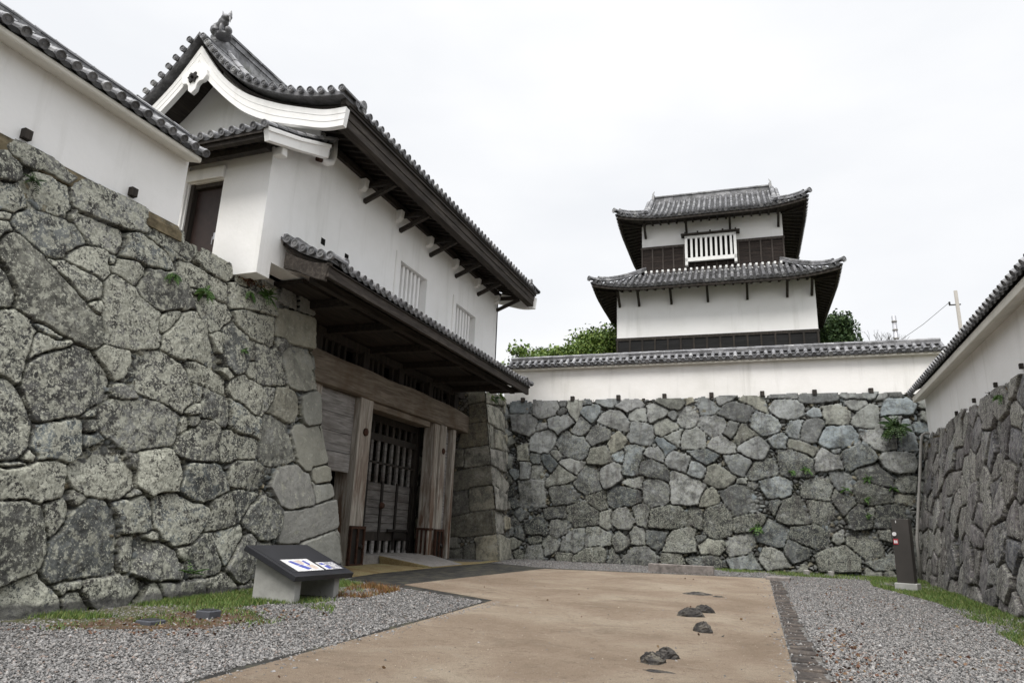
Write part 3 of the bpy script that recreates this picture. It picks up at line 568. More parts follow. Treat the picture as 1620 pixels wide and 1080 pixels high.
POLY_P = """-10.88,6.13 -10.3,6.24 -10.19,5.52 -10.84,5.48|
-11.06,5.35 -10.2,5.49 -10.09,4.64 -11.3,4.54|
-11,4.44 -10.09,4.6 -9.97,3.92 -10.96,3.82|
-11.37,4.44 -11.08,4.44 -11.04,3.85 -11.33,3.85|
-11.42,3.55 -9.93,3.84 -9.85,3.21 -11.42,2.92|
-11.48,2.83 -10.91,2.87 -10.72,2.18 -11.5,1.93|
-10.69,3.01 -9.86,3.09 -9.71,2.3 -10.69,2.21|
-11.53,1.9 -9.71,2.25 -9.54,1.46 -11.49,1.24|
-10.38,1.19 -9.53,1.39 -9.39,0.5 -10.34,0.39|
-10.86,0.86 -10.41,1.03 -10.36,0.42 -10.83,0.4|
-11.53,0.8 -10.92,0.79 -10.9,0.4 -11.57,0.36|
-11.45,1.21 -11.16,1.22 -11.14,0.85 -11.49,0.83|
-10.95,6.68 -10.36,6.77 -10.32,6.29 -10.92,6.2"""
POLY_Q = """24.15,6.69 25.84,6.75 26.18,6.52 24.24,6.24|
24.19,6.16 25.62,6.21 26.16,5.98 26.04,5.42 24.19,5.48|
24.12,5.41 24.89,5.42 24.79,4.5 24.1,4.58|
24.95,5.26 25.72,5.3 25.6,4.59 24.85,4.57|
24.12,4.52 25.93,4.49 25.97,3.81 24.23,3.9|
24.26,3.82 24.98,3.79 24.79,3.18 24.27,3.21|
25,3.72 26.14,3.28 25.58,2.94 24.85,3.19|
24.29,3.07 25.56,2.87 25.44,2.34 24.31,2.3|
24.33,2.23 25.3,2.11 25.25,1.47 24.49,1.48|
24.5,1.37 25.74,1.16 25.6,0.59 24.52,0.49|
25.19,2.04 26.22,1.95 26.06,1.68 25.27,1.6"""

# ---------------------------------------------------------------- ground
def gz(x, y): return .02*np.clip(y, -20, 27)
def ground_sheet():
    xs = np.array([-600, -200, -60, -30, -20, -15, -12, -10, -8, -6, -4, -2, 0, 2, 4, 6, 10, 20, 60, 200, 600.]); ys = np.array([-600, -200, -60, -20, -10, 0, 5, 10, 15, 20, 24, 27, 30, 60, 200, 600.])
    X, Y = np.meshgrid(xs, ys); n, m = X.shape; V = np.stack([X, Y, gz(X, Y)], -1).reshape(-1, 3)
    i = np.arange((n-1)*(m-1)); a = i//(m-1)*m+i % (m-1); F = np.stack([a, a+1, a+m+1, a+m], 1)
    tag(npmesh('ground', V, F, GRAVEL), kind='structure')
ground_sheet()
def sheet(name, poly, dz, mat, thick=.06, kind='structure'):
    mb = MB(); mb.prism(poly, lambda a, b, d: (a, b, float(gz(a, b))+d), -thick, dz); o = mb.build(name, mat); return tag(o, kind=kind)
PATH = [(-4.85, 1.0), (.35, 1.0), (.08, 8.07), (-.12, 15.0), (-.33, 22.84), (-6.84, 21.5), (-7.45, 17.0), (-7.77, 14.34), (-5.03, 12.75), (-4.92, 9.0)]
sheet('path', PATH, .014, SAND)
sheet('paving', [(-7.77, 14.3), (-6.84, 21.5), (-.33, 22.84), (-.33, 23.0), (-6.9, 21.85), (-9.16, 22.9), (-9.95, 16.4), (-9.4, 14.6), (-8.4, 14.1), (-5.2, 12.4), (-5.1, 9.0), (-5.05, 1.0), (-4.85, 1.0), (-4.92, 9.0), (-5.03, 12.75)][::-1], .008, BAND)
# ---------------------------------------------------------------- stone walls
def parse(t): return [[tuple(map(float, p.split(','))) for p in q.split()] for q in t.replace('\n', '').split('|')]
def hull(p):
    p = sorted(set(p)); cr = lambda o, a, b: (a[0]-o[0])*(b[1]-o[1])-(a[1]-o[1])*(b[0]-o[0]); H = []
    for seq in (p, p[::-1]):
        h = []
        for q in seq:
            while len(h) > 1 and cr(h[-2], h[-1], q) <= 0: h.pop()
            h.append(q)
        H += h[:-1]
    return np.array(H)
def cells(SS, TT, pts):      # Voronoi: id and distance to the nearest border
    d1 = np.full(SS.shape, 1e9); d2 = d1.copy(); i1 = np.zeros(SS.shape, int); i2 = i1.copy()
    for k, (a, b) in enumerate(pts):
        m = 1.0; d = (SS-a)**2+(TT-b)**2
        n1 = d < d1; n2 = (d < d2) & ~n1
        d2 = np.where(n1, d1, np.where(n2, d, d2)); i2 = np.where(n1, i1, np.where(n2, k, i2)); d1 = np.where(n1, d, d1); i1 = np.where(n1, k, i1)
    p = np.asarray(pts); sep = np.hypot(*(p[i1]-p[i2]).T).T if False else np.sqrt(((p[i1]-p[i2])**2).sum(-1))+1e-6
    return i1, (d2-d1)/(2*sep)
def jitter(s0, s1, t0, t1, ds, dt, rng, j=.75):
    o = []
    for r, t in enumerate(np.arange(t0, t1+dt, dt)):
        for s in np.arange(s0-(r % 2)*ds/2, s1+ds, ds): o.append((s+(rng.random()-.5)*j*ds, t+(rng.random()-.5)*j*dt))
    return o
def stone_face(name, mat, fn, s0, s1, t0, t1, res, polys=None, rand=None, seed=1, base=None, keep=None, parent=None, tonefn=None, lichfn=None, fill=.13, rel=.008, gapd=.15, rough=1., square=0., swell=.07, joint=.008, facet=.26, quoin=None):
    rng = np.random.default_rng(seed); ns, nt_ = int((s1-s0)/res)+1, int((t1-t0)/res)+1
    SS, TT = np.meshgrid(np.linspace(s0, s1, ns), np.linspace(t0, t1, nt_))
    w = 1-square
    ws = SS+w*(.07*fbm(SS*2.3, TT*2.3, seed, 2)+.035*fbm(SS*8, TT*8, seed+5, 4)); wt = TT+w*(.07*fbm(SS*2.3, TT*2.3, seed+9, 2)+.035*fbm(SS*8, TT*8, seed+7, 4))
    H = np.full(SS.shape, -gapd); tone = np.full(SS.shape, .3); hue = np.full(SS.shape, .5); gap = np.ones(SS.shape); lc = np.full(SS.shape, .3); big = np.zeros(SS.shape, bool)
    # small filler stones, block by block
    bs = 1.5
    for a in np.arange(s0, s1, bs):
        for b in np.arange(t0, t1, bs):
            m = (SS >= a-1e-6) & (SS < a+bs) & (TT >= b-1e-6) & (TT < b+bs)
            if not m.any(): continue
            r2 = np.random.default_rng(int(abs(a*131+b*977))+seed)
            P = jitter(a-.3, a+bs+.3, b-.3, b+bs+.3, fill*1.25, fill*.85, r2, .9); i, e = cells(ws[m], wt[m], P)
            rt = r2.random(len(P)); rh = r2.random(len(P)); rz = r2.random(len(P))
            ee = np.clip((e-.006)/.03, 0, 1); h = -gapd+(gapd-.12+.055*rz[i])*np.sqrt(1-(1-ee)**2)
            H[m] = h; tone[m] = rt[i]*.9; hue[m] = np.where(rh[i] > .82, .97, rh[i]*.8); gap[m] = 1-np.clip(ee*2.2, 0, 1)*.85; lc[m] = rh[i]*.5
    def lay(msk, sd, cx, cy, rmax):
        qq = quoin is not None and quoin(cx, cy); top = rng.normal(.0, .03); tx, ty = rng.normal(0, .05*min(1., facet/.3), 2); r = rng.uniform(.014, .032)
        e = np.clip(sd/r, 0, 1); x, y = SS[msk]-cx, TT[msk]-cy
        # flat split facets plus weathering
        fa = rng.uniform(0, 6.28); fx = np.clip((x*math.cos(fa)+y*math.sin(fa))-rng.uniform(-.1, .2)*rmax, 0, 9)
        h = top+tx*x+ty*y-(0 if qq else facet)*fx*rng.uniform(0, 1)+rel*np.clip(sd/.35, 0, 1)**.8
        h = h+rough*(.45 if qq else 1.)*(.026*fbm(SS[msk]*3.2+cx*7, TT[msk]*3.2, seed+21, 3)+.030*fbm(SS[msk]*11, TT[msk]*11, seed+23, 3)+.014*fbm(SS[msk]*30, TT[msk]*30, seed+25, 2))
        h = -gapd+(h+gapd)*np.clip(1-(1-e)**2, 0, 1)**.33
        return h, np.clip(sd/.025, 0, 1)
    chip = .05*fbm(SS*10, TT*10, seed+31, 3)*(1-square*.7)
    def put(idx, sd, cx, cy, rmax):
        sd = sd+np.minimum(chip[idx], .006)
        ok = (sd > 0)
        h, ed = lay(idx, sd, cx, cy, rmax); up = ok & (h > H[idx]); ii = tuple(q[up] for q in idx)
        H[ii] = h[up]; tn = rng.random(); hu = rng.random(); l = rng.uniform(.45, 1)
        if tonefn: tn, hu = tonefn(cx, cy, tn, hu)
        if lichfn: l *= lichfn(cx, cy)
        tone[ii] = tn; hue[ii] = hu; gap[ii] = np.maximum(0, 1-ed[up])*.8; lc[ii] = l; big[ii] = True
    if polys:
        S1 = np.full(SS.shape, -9.); S2 = S1.copy(); I1 = np.full(SS.shape, -1); info = []
        for kk, pl in enumerate(polys):
            hp = hull(pl); c = hp.mean(0); mn = hp.min(0)-.12; mx_ = hp.max(0)+.12
            idx = np.nonzero((SS > mn[0]) & (SS < mx_[0]) & (TT > mn[1]) & (TT < mx_[1]))
            if len(idx[0]) == 0: continue
            nxt = np.roll(hp, -1, 0); ed = nxt-hp; ln = np.hypot(ed[:, 0], ed[:, 1])+1e-6; nx_, ny_ = -ed[:, 1]/ln, ed[:, 0]/ln
            qq = quoin is not None and quoin(*c); us, ut = (.75*SS[idx]+.25*ws[idx], .75*TT[idx]+.25*wt[idx]) if qq else (ws[idx], wt[idx])
            D = (us[:, None]-hp[:, 0])*nx_+(ut[:, None]-hp[:, 1])*ny_
            size = (mx_-mn).max(); k = (130 if square < .5 else 130)/max(.6, min(1.4, size)); k = 160 if qq else k
            sd = -np.log(np.exp(-k*np.clip(D, -1, 3)).sum(1))/k+swell
            a1, a2 = S1[idx], S2[idx]; win = sd > a1
            S2[idx] = np.where(win, a1, np.maximum(a2, sd)); S1[idx] = np.where(win, sd, a1); I1[idx] = np.where(win, kk, I1[idx]); info.append((kk, c, size/2))
        for kk, c, rm in info:
            idx = np.nonzero(I1 == kk)
            if len(idx[0]) < 8: continue
            s_, t_ = S1[idx], S2[idx]; put(idx, np.minimum(s_, np.where(t_ > -5, (s_-t_)*.62, 9.)-joint), c[0], c[1], rm)
    if rand:
        P = rand; i, e = cells(ws, wt, P); free = ~big
        if polys:      # keep the random stones off the measured ones
            covered = set(np.unique(i[big]))
        for kk in np.unique(i):
            idx = np.nonzero((i == kk) & free)
            if len(idx[0]) < 12: continue
            if polys and (kk in covered) and (big & (i == kk)).sum() > .12*(i == kk).sum(): continue
            put(idx, np.minimum(e[idx]-.010, np.where(S1[idx] > -5, -S1[idx]*.8-.004, 9.)) if polys else e[idx]-.010, P[kk][0], P[kk][1], .4)
    V = np.stack(fn(SS, TT, H), -1).reshape(-1, 3); A = np.stack([tone, hue, gap, lc], -1).reshape(-1, 4)
    k = np.arange((ns-1)*(nt_-1)); a = k//(ns-1)*ns+k % (ns-1); F = np.stack([a, a+1, a+ns+1, a+ns], 1)
    kp = np.ones(SS.shape, bool)
    if base is not None: kp &= big | (TT < base(SS))
    if keep is not None: kp &= keep(SS, TT)
    kf = kp.ravel(); F = F[kf[F].all(1)]
    return npmesh(name, V, F, mat, parent, True, A)
BAT = .1286
PL, PB, PP, PQ = parse(POLY_L), parse(POLY_B), parse(POLY_P), parse(POLY_Q)
yend = lambda t: np.interp(t, [0, .6, 1.9, 3.35, 5.4, 7.2], [14.75, 14.56, 14.27, 13.79, 13.40, 13.30])
rngL = np.random.default_rng(11)
w1 = thing('stone_wall', 'tall lichen-spotted stone wall beside the information board, carrying the gatehouse end', 'stone wall', (-10, 9, 0))
topL = lambda s: np.where(s < 9.25, 6.72, np.where(s < 10.6, 6.50, 6.18))
stone_face('stone_facing', STONE_L, lambda s, t, h: (-9.4-BAT*t+h, s, t), 2.5, 14.8, -.25, 7.05, .0185, PL, jitter(2.4, 15, -.3, 7, .62, .5, rngL, .7), 3, topL, lambda s, t: (s < yend(t)) & (t < np.where(s < 9.3, 6.84, 6.66)+.10*(vn(s*2, s*0, 8)-.5)), w1, quoin=lambda x, y: x > 12.55 and y > .7, swell=.075, gapd=.24, joint=.007,
    lichfn=lambda x, y: 1.0 if x < 11.2 else max(.05, 1-(x-11.2)/1.9), tonefn=lambda x, y, a, b: (a, .02+.92*b) if x < 11.8 else ((.85+.5*a, .6+.36*b) if x > 12.4 else (.35+.75*a, .15+.7*b)))
stone_face('end_facing', STONE_P, lambda s, t, h: (-9.4-BAT*t-s, yend(t)+h-.06, t), 0.02, 6.5, -.2, 6.6, .05, None, jitter(0, 6.6, -.2, 6.8, .9, .6, rngL, .5), 5, None, None, w1)
MB().prism([(-10.27, 6.55), (-10.29, 6.72), (-10.42, 6.89), (-10.8, 6.89), (-10.8, 6.5)], lambda a, b, d: (a, d, b), 2.5, 9.2).build('clay_bed', CLAY, w1)
MB().box(-16.2, -10.45, 2.5, 13.0, -.2, 6.35).build('fill', CLAY, w1)

pb = .02; EB = (math.cos(pb), math.sin(pb)); NB = (-math.sin(pb), math.cos(pb))
def backpt(u, off, z): return (u*EB[0]+NB[0]*off, u*EB[1]+NB[1]*off, z)
def bfn(s, t, h):
    off = 25.95+.11*t-h; return (s*EB[0]+NB[0]*off, s*EB[1]+NB[1]*off, t)
rngB = np.random.default_rng(12)
w2 = thing('stone_wall', 'long grey stone wall across the back of the forecourt, below the watchtower', 'stone wall', (-2, 26, .5))
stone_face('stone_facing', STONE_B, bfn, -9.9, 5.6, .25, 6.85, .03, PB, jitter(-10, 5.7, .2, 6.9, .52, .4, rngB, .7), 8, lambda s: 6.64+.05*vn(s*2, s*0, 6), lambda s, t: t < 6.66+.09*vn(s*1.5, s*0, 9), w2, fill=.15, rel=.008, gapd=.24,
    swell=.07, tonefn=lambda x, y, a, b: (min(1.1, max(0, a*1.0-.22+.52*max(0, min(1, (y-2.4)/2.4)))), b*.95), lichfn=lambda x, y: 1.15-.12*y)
mb = MB()
for a, b in ((26.55, 27.6),): mb.prism([(-9.9, 0), (5.6, 0), (5.6, 6.62), (-9.9, 6.62)], lambda u, z, d: backpt(u, d, z), 26.85, 27.6)
mb.build('fill', CLAY, w2)

rngR = np.random.default_rng(13)
w3 = thing('stone_wall', 'dark purplish stone wall along the right edge, seen at a steep slant', 'stone wall', (4.4, 17, .4))
XR = lambda t: 3.93+.155*t
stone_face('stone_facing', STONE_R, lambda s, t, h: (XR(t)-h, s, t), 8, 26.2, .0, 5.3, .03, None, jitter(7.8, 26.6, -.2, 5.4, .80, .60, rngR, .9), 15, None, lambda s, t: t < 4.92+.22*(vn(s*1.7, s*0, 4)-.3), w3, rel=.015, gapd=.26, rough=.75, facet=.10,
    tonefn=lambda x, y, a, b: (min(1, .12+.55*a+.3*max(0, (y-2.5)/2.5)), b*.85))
MB().box(4.72, 6, 8, 27, 0, 4.86).build('fill', CLAY, w3)

w4 = thing('stone_pier', 'squared block stone pier at the far side of the gate opening', 'stone pier', (-10.4, 24.3, .4))
stone_face('block_facing', STONE_P, lambda s, t, h: (s, 24.3-h-.02, t), -16, -9.2, .2, 6.8, .03, PP, jitter(-16, -9, .2, 6.9, .8, .6, rngB, .5), 21, None, lambda s, t: s < -9.40-BAT*t+.03, w4, square=.9, rel=.01, rough=.4, gapd=.12, facet=.04,
    tonefn=lambda x, y, a, b: (a*1.1-.05, .62+.34*b))
stone_face('side_facing', STONE_P, lambda s, t, h: (-9.4-BAT*t+h, s, t), 24.27, 26.9, .2, 6.8, .03, PQ, jitter(24.3, 27, .2, 6.9, .55, .45, rngB, .7), 23, None, None, w4, square=.6, rel=.015, gapd=.14, rough=.6, facet=.08, tonefn=lambda x, y, a, b: (a*.7+.45, .5+.46*b))
MB().box(-16, -10.4, 24.5, 27, 0, 6.6).build('fill', CLAY, w4)
# terraces behind the walls
mb = MB(); mb.box(-60, 60, 27.4, 140, -1, 6.5); tag(mb.build('terrace_ground', TURF), kind='structure')
mb = MB(); mb.box(5.6, 60, -40, 27.3, -1, 4.9); tag(mb.build('terrace_ground', TURF), kind='structure')
mb = MB(); mb.box(-60, -16.3, -40, 27.3, -1, 6.3); mb.box(-16.2, -10.8, -40, 2.4, -1, 6.3); tag(mb.build('terrace_ground', TURF), kind='structure')

# ---------------------------------------------------------------- tiled roofs
def half(mb, p, q, sd, nm, r0, r1, n=7):
    b = len(mb.v)
    for c, r in ((p, r0), (q, r1)):
        for k in range(n):
            t = math.pi*(-.08+1.16*k/(n-1)); mb.v.append(tuple(c+sd*(math.cos(t)*r)+nm*(math.sin(t)*r)))
    for k in range(n-1): mb.f.append((b+k, b+k+1, b+n+k+1, b+n+k))
    c0 = len(mb.v); mb.v.append(tuple(p)); 
    for k in range(n-1): mb.f.append((c0, b+k+1, b+k))
def disc(mb, p, d, sd, nm, r, ln=.07):       # round end tile with a raised rim; d points outward
    n = 14; b = len(mb.v); rings = [(0, r), (ln, r), (ln, r*.80), (ln-.018, r*.74), (ln-.018, r*.34), (ln-.006, r*.28)]
    for o, rr in rings:
        for k in range(n):
            t = 2*math.pi*k/n; mb.v.append(tuple(p+d*o+sd*(math.cos(t)*rr)+nm*(math.sin(t)*rr)))
    for j in range(len(rings)-1):
        for k in range(n): mb.f.append((b+j*n+k, b+j*n+(k+1) % n, b+(j+1)*n+(k+1) % n, b+(j+1)*n+k))
    mb.f.append(tuple(b+(len(rings)-1)*n+k for k in range(n)))
def resample(pts, step):
    P = [Vector(p) for p in pts]; L_ = [0]
    for a, b in zip(P, P[1:]): L_.append(L_[-1]+(b-a).length)
    n = max(1, round(L_[-1]/step)); o = []
    for i in range(n+1):
        t = L_[-1]*i/n; j = 0
        while j < len(P)-2 and L_[j+1] < t-1e-9: j += 1
        o.append(P[j].lerp(P[j+1], (t-L_[j])/max(1e-9, L_[j+1]-L_[j])))
    return o
def tile_slope(mb, rows, sd, r=.078, step=.30, discs=True, lips=True, jit=.004):
    """rows: list of polylines running from the eave up; sd: unit vector along the eave"""
    sd = Vector(sd); RS = [resample(p, step) for p in rows]
    for P in RS:
        for i in range(len(P)-1):
            d = (P[i+1]-P[i]).normalized(); nm = sd.cross(d); nm = nm if nm.z > 0 else -nm
            o = nm*(.012+random.uniform(-jit, jit))+sd*random.uniform(-jit, jit)
            half(mb, P[i]+o-d*.02, P[i+1]+o*.4, sd, nm, r, r*.86)
        if discs:
            d = (P[0]-P[1]).normalized(); nm = sd.cross(d); nm = nm if nm.z > 0 else -nm
            disc(mb, P[0]+nm*.012, d, sd, nm, r*1.04)
    f0 = len(mb.f)
    for A, B in zip(RS, RS[1:]):
        n = min(len(A), len(B))
        for i in range(n-1):
            d = (A[i+1]-A[i]).normalized(); nm = sd.cross(d); nm = nm if nm.z > 0 else -nm; b = len(mb.v)
            for P, Q, o in ((A[i], B[i], .03), (A[i+1], B[i+1], .004)):
                for k in range(5):
                    u = k/4; mb.v.append(tuple(P.lerp(Q, u)+nm*(o-.055*4*u*(1-u))))
            for k in range(5):
                u = k/4; mb.v.append(tuple(A[i].lerp(B[i], u)+nm*(-.03-.055*4*u*(1-u))))
            for k in range(4):
                mb.f.append((b+k, b+k+1, b+6+k, b+5+k)); mb.f.append((b+10+k, b+11+k, b+1+k, b+k))
            if i == 0 and lips:
                d2 = -d; b = len(mb.v)
                for o in (.03, .045):
                    for z in (.02, -.045):
                        for k in range(5):
                            u = k/4; mb.v.append(tuple(A[0].lerp(B[0], u)+d2*(o if z < 0 else o-.01)+nm*(z-.055*4*u*(1-u))))
                for k in range(4):
                    for q in ((0, 5), (10, 15)): mb.f.append((b+q[0]+k, b+q[0]+k+1, b+q[1]+k+1, b+q[1]+k))
                    mb.f.append((b+5+k, b+6+k, b+16+k, b+15+k)); mb.f.append((b+k, b+k+1, b+11+k, b+10+k))
    mb.m1.append((f0, len(mb.f)))
    return mb
def cat(P, n=6):          # smooth curve through points
    P = [P[0]]+list(P)+[P[-1]]; o = []
    for a, b, c, d in zip(P, P[1:], P[2:], P[3:]):
        for i in range(n):
            t = i/n; o.append(tuple(.5*(2*b[k]+(c[k]-a[k])*t+(2*a[k]-5*b[k]+4*c[k]-d[k])*t*t+(3*b[k]-a[k]-3*c[k]+d[k])*t**3) for k in range(2)))
    return o+[tuple(P[-1])]
def ridge_roll(mb, pts, sd, r=.09, step=.34):
    P = resample(pts, step); sd = Vector(sd)
    for i in range(len(P)-1):
        d = (P[i+1]-P[i]).normalized(); nm = sd.cross(d); nm = nm if nm.z > 0 else -nm
        half(mb, P[i]-d*.02, P[i+1], sd, nm, r, r*.9)
def arange(a, b, pitch):
    n = max(1, round((b-a)/pitch)); return [a+(b-a)*i/n for i in range(n+1)]
# ------------------------------------------------ plaster walls with tiled copings
def coping(mb, fn, a0, a1, half_w, ze, zr, sd, nseg=2):
    """fn(a, o, z): a along, o across (positive toward the viewer's side)"""
    for s in (1, -1):
        rows = [[fn(a, s*half_w, ze), fn(a, s*half_w*.5, ze+(zr-ze)*.46), fn(a, .06*s, zr)] for a in arange(a0, a1, .272)]
        tile_slope(mb, rows, sd)
    for o, z0, z1 in ((.13, zr-.03, zr+.035), (.115, zr+.04, zr+.085), (.13, zr+.09, zr+.125)):
        st = arange(a0-.02, a1+.02, .45)
        for p, q in zip(st, st[1:]):
            j = random.uniform(-.006, .006); mb.prism([(-o+j, z0), (o+j, z0), (o+j, z1+j*.4), (-o+j, z1+j*.4)], lambda x, z, d: fn(d, x, z), p+.003, q-.003)
    ridge_roll(mb, [fn(a0-.03, 0, zr+.13), fn(a1+.03, 0, zr+.13)], Vector(fn(0, 1, 0))-Vector(fn(0, 0, 0)), .085)
def beamend(w, fn, a, o, z, s=.13):
    mb = MB(); mb.prism([(a-s/2, z), (a+s/2, z), (a+s/2, z+s*1.25), (a-s/2, z+s*1.25)], lambda x, zz, d: fn(x, d, zz), -.1, o); mb.build('beam_end', DARKZ, w, .008)
# left
fL = lambda a, o, z: (-10.575+o, a, z)
pw = thing('plaster_wall', 'white plaster wall with tiled coping running off the left edge above the lichened stones', 'plaster wall', (-10.575, 6, 6.9))
MB().prism([(-.175, 6.88), (.175, 6.88), (.175, 8.25), (-.175, 8.25)], lambda x, z, d: fL(d, x, z), 2.5, 9.17).build('wall_face', PLASTER, pw)
MB().prism([(-.17, 8.22), (.17, 8.22), (.50, 8.14), (.525, 8.17), (.525, 8.24), (0, 8.62), (-.525, 8.24), (-.525, 8.17), (-.5, 8.14)], lambda x, z, d: fL(d, x, z), 2.5, 9.14).build('cornice', PLASTER_CREAM, pw, .01)
mb = MB(); coping(mb, fL, 2.55, 9.12, .575, 8.34, 8.72, (0, 1, 0)); mb.build('coping_tiles', TILE, pw)
for a in (6.15, 8.08): beamend(pw, fL, a, .27, 6.95)
# back
fB = lambda a, o, z: backpt(a, 26.97-o, z)
pw = thing('plaster_wall', 'long white plaster wall with mossy tiled coping in front of the watchtower', 'plaster wall', (-2, 27, 6.65))
MB().prism([(-.18, 6.60), (.18, 6.60), (.18, 8.0), (-.18, 8.0)], lambda x, z, d: fB(d, x, z), -9.85, 6.15).build('wall_face', PLASTER_OLD, pw)
MB().prism([(-.17, 7.97), (.17, 7.97), (.38, 7.93), (.40, 7.95), (.40, 8.03), (0, 8.30), (-.40, 8.03), (-.40, 7.95), (-.38, 7.93)], lambda x, z, d: fB(d, x, z), -9.55, 6.15).build('cornice', PLASTER_CREAM, pw, .01)
mb = MB(); coping(mb, fB, -9.6, 6.2, .47, 8.10, 8.40, (EB[0], EB[1], 0)); mb.build('coping_tiles', TILE, pw)
for a in (-9.0, -6.9, -5.05, -3.27, -1.53, .27, 2.04, 3.86): beamend(pw, fB, a, .32, 6.64, .15)
# right
fR = lambda a, o, z: (4.93-o, a, z)
pw = thing('plaster_wall', 'white plaster wall under a yellow-stained tiled coping rising out of the right edge', 'plaster wall', (4.93, 17, 5))
MB().prism([(-.18, 4.9), (.18, 4.9), (.18, 6.22), (-.18, 6.22)], lambda x, z, d: fR(d, x, z), 8, 25.75).build('wall_face', PLASTER, pw)
MB().prism([(-.17, 6.2), (.17, 6.2), (.50, 6.07), (.535, 6.09), (.535, 6.26), (0, 6.62), (-.535, 6.26), (-.535, 6.09), (-.5, 6.07)], lambda x, z, d: fR(d, x, z), 8, 25.7).build('cornice', PLASTER_CREAM, pw, .01)
mb = MB(); coping(mb, fR, 8, 25.65, .60, 6.39, 6.80, (0, 1, 0)); mb.build('coping_tiles', TILE, pw)
for a in (12.6, 14.3, 16.1, 17.93, 19.82, 21.7): beamend(pw, fR, a, .25, 5.0, .085)

# ---------------------------------------------------------------- gatehouse
G = thing('gatehouse', 'white two-storey gatehouse with sweeping tiled gable roof over dark wooden gates', 'gatehouse', (-12.9, 17, .5))
WX = -9.7
def wall_with_holes(y0, y1, z0, z1, holes, x, depth, mat, name):
    mb = MB(); ys = sorted({y0, y1}|{v for h in holes for v in h[:2]}); zs = sorted({z0, z1}|{v for h in holes for v in h[2:]})
    for a, b in zip(ys, ys[1:]):
        for c, d in zip(zs, zs[1:]):
            if any(a >= h[0]-1e-6 and b <= h[1]+1e-6 and c >= h[2]-1e-6 and d <= h[3]+1e-6 for h in holes): continue
            mb.add([(x, a, c), (x, b, c), (x, b, d), (x, a, d)], [(0, 1, 2, 3)])
    for h in holes:
        a, b, c, d = h; X = x-depth
        mb.add([(x, a, c), (x, b, c), (x, b, d), (x, a, d), (X, a, c), (X, b, c), (X, b, d), (X, a, d)], [(0, 4, 5, 1), (1, 5, 6, 2), (2, 6, 7, 3), (3, 7, 4, 0), (4, 5, 6, 7)])
    return mb.build(name, mat, G)
WIN = [(16.27, 17.93, 7.45, 8.88), (20.08, 21.72, 7.45, 8.83)]
HOLE = [(12.58, 12.74, 7.86, 8.02), (13.57, 13.73, 7.86, 8.02)]
wall_with_holes(12.1, 23.8, 6.78, 10.5, WIN, WX, .27, PLASTER, 'front_wall')
mb = MB()          # annex walls, end walls and floor edge
mb.box(-10.08, WX, 10.63, 11.02, 6.42, 9.3)                        # corner block
mb.box(-10.2, WX-.002, 11.02, 12.12, 6.78, 9.95)
mb.box(-10.95, -10.08, 10.632, 10.9, 6.42, 9.3)
mb.box(-12.0, -10.95, 10.634, 10.9, 8.72, 9.3)                     # over the door
mb.box(-16.2, -11.9, 10.62, 10.9, 6.0, 9.3)
mb.box(-10.5, -10.4, 10.9, 12.6, 6.2, 6.79)
mb.box(-16.2, -10.1, 23.55, 23.8, 6.78, 10.4); mb.box(-16.2, -15.9, 10.9, 23.6, 6.3, 10.4); mb.box(WX-.3, WX, 23.7, 23.8, 6.78, 10.5)

mb.build('plaster_walls', PLASTER, G)
MB().box(-11.98, -10.93, 10.55, 10.63, 8.74, 9.02).box(-12.12, -11.93, 10.56, 10.62, 6.5, 9.2).build('door_surround', PLASTER, G, .012)
d_ = MB().box(-11.93, -10.96, 10.80, 10.86, 6.3, 8.72).build('door', BROWNDOOR, G)
MB().box(-11.93, -11.80, 10.66, 10.8, 6.3, 8.72).box(-11.93, -10.96, 10.7, 10.8, 8.62, 8.72).build('door_frame', DARKZ, d_)
MB().box(-11.13, -11.06, 10.76, 10.80, 7.35, 7.52).beam((-11.10, 10.72, 7.40), (-11.10, 10.72, 7.22), .02, .02, (0, 1, 0)).build('handle', STEEL, d_, .006)
for y0, y1, z0, z1 in WIN:
    wmb = MB(); wmb.box(WX-.268, WX-.25, y0+.02, y1-.02, z0, z1-.02); wo_ = wmb.build('window', PLASTER_OLD, G)
    for k in range(6):
        yc = y0+.17+(y1-y0-.48)*k/5; MB().box(WX-.23, WX-.11, yc-.055, yc+.055, z0, z1-.01).build('window_bar', PLASTER, wo_, .012)
    MB().box(WX-.01, WX+.025, y0-.30, y0-.24, z0, z1+.2).build('shutter_rail', PLASTER_OLD, G)
for h in HOLE: MB().box(WX-.2, WX+.004, *h).build('loophole', VOID, G)
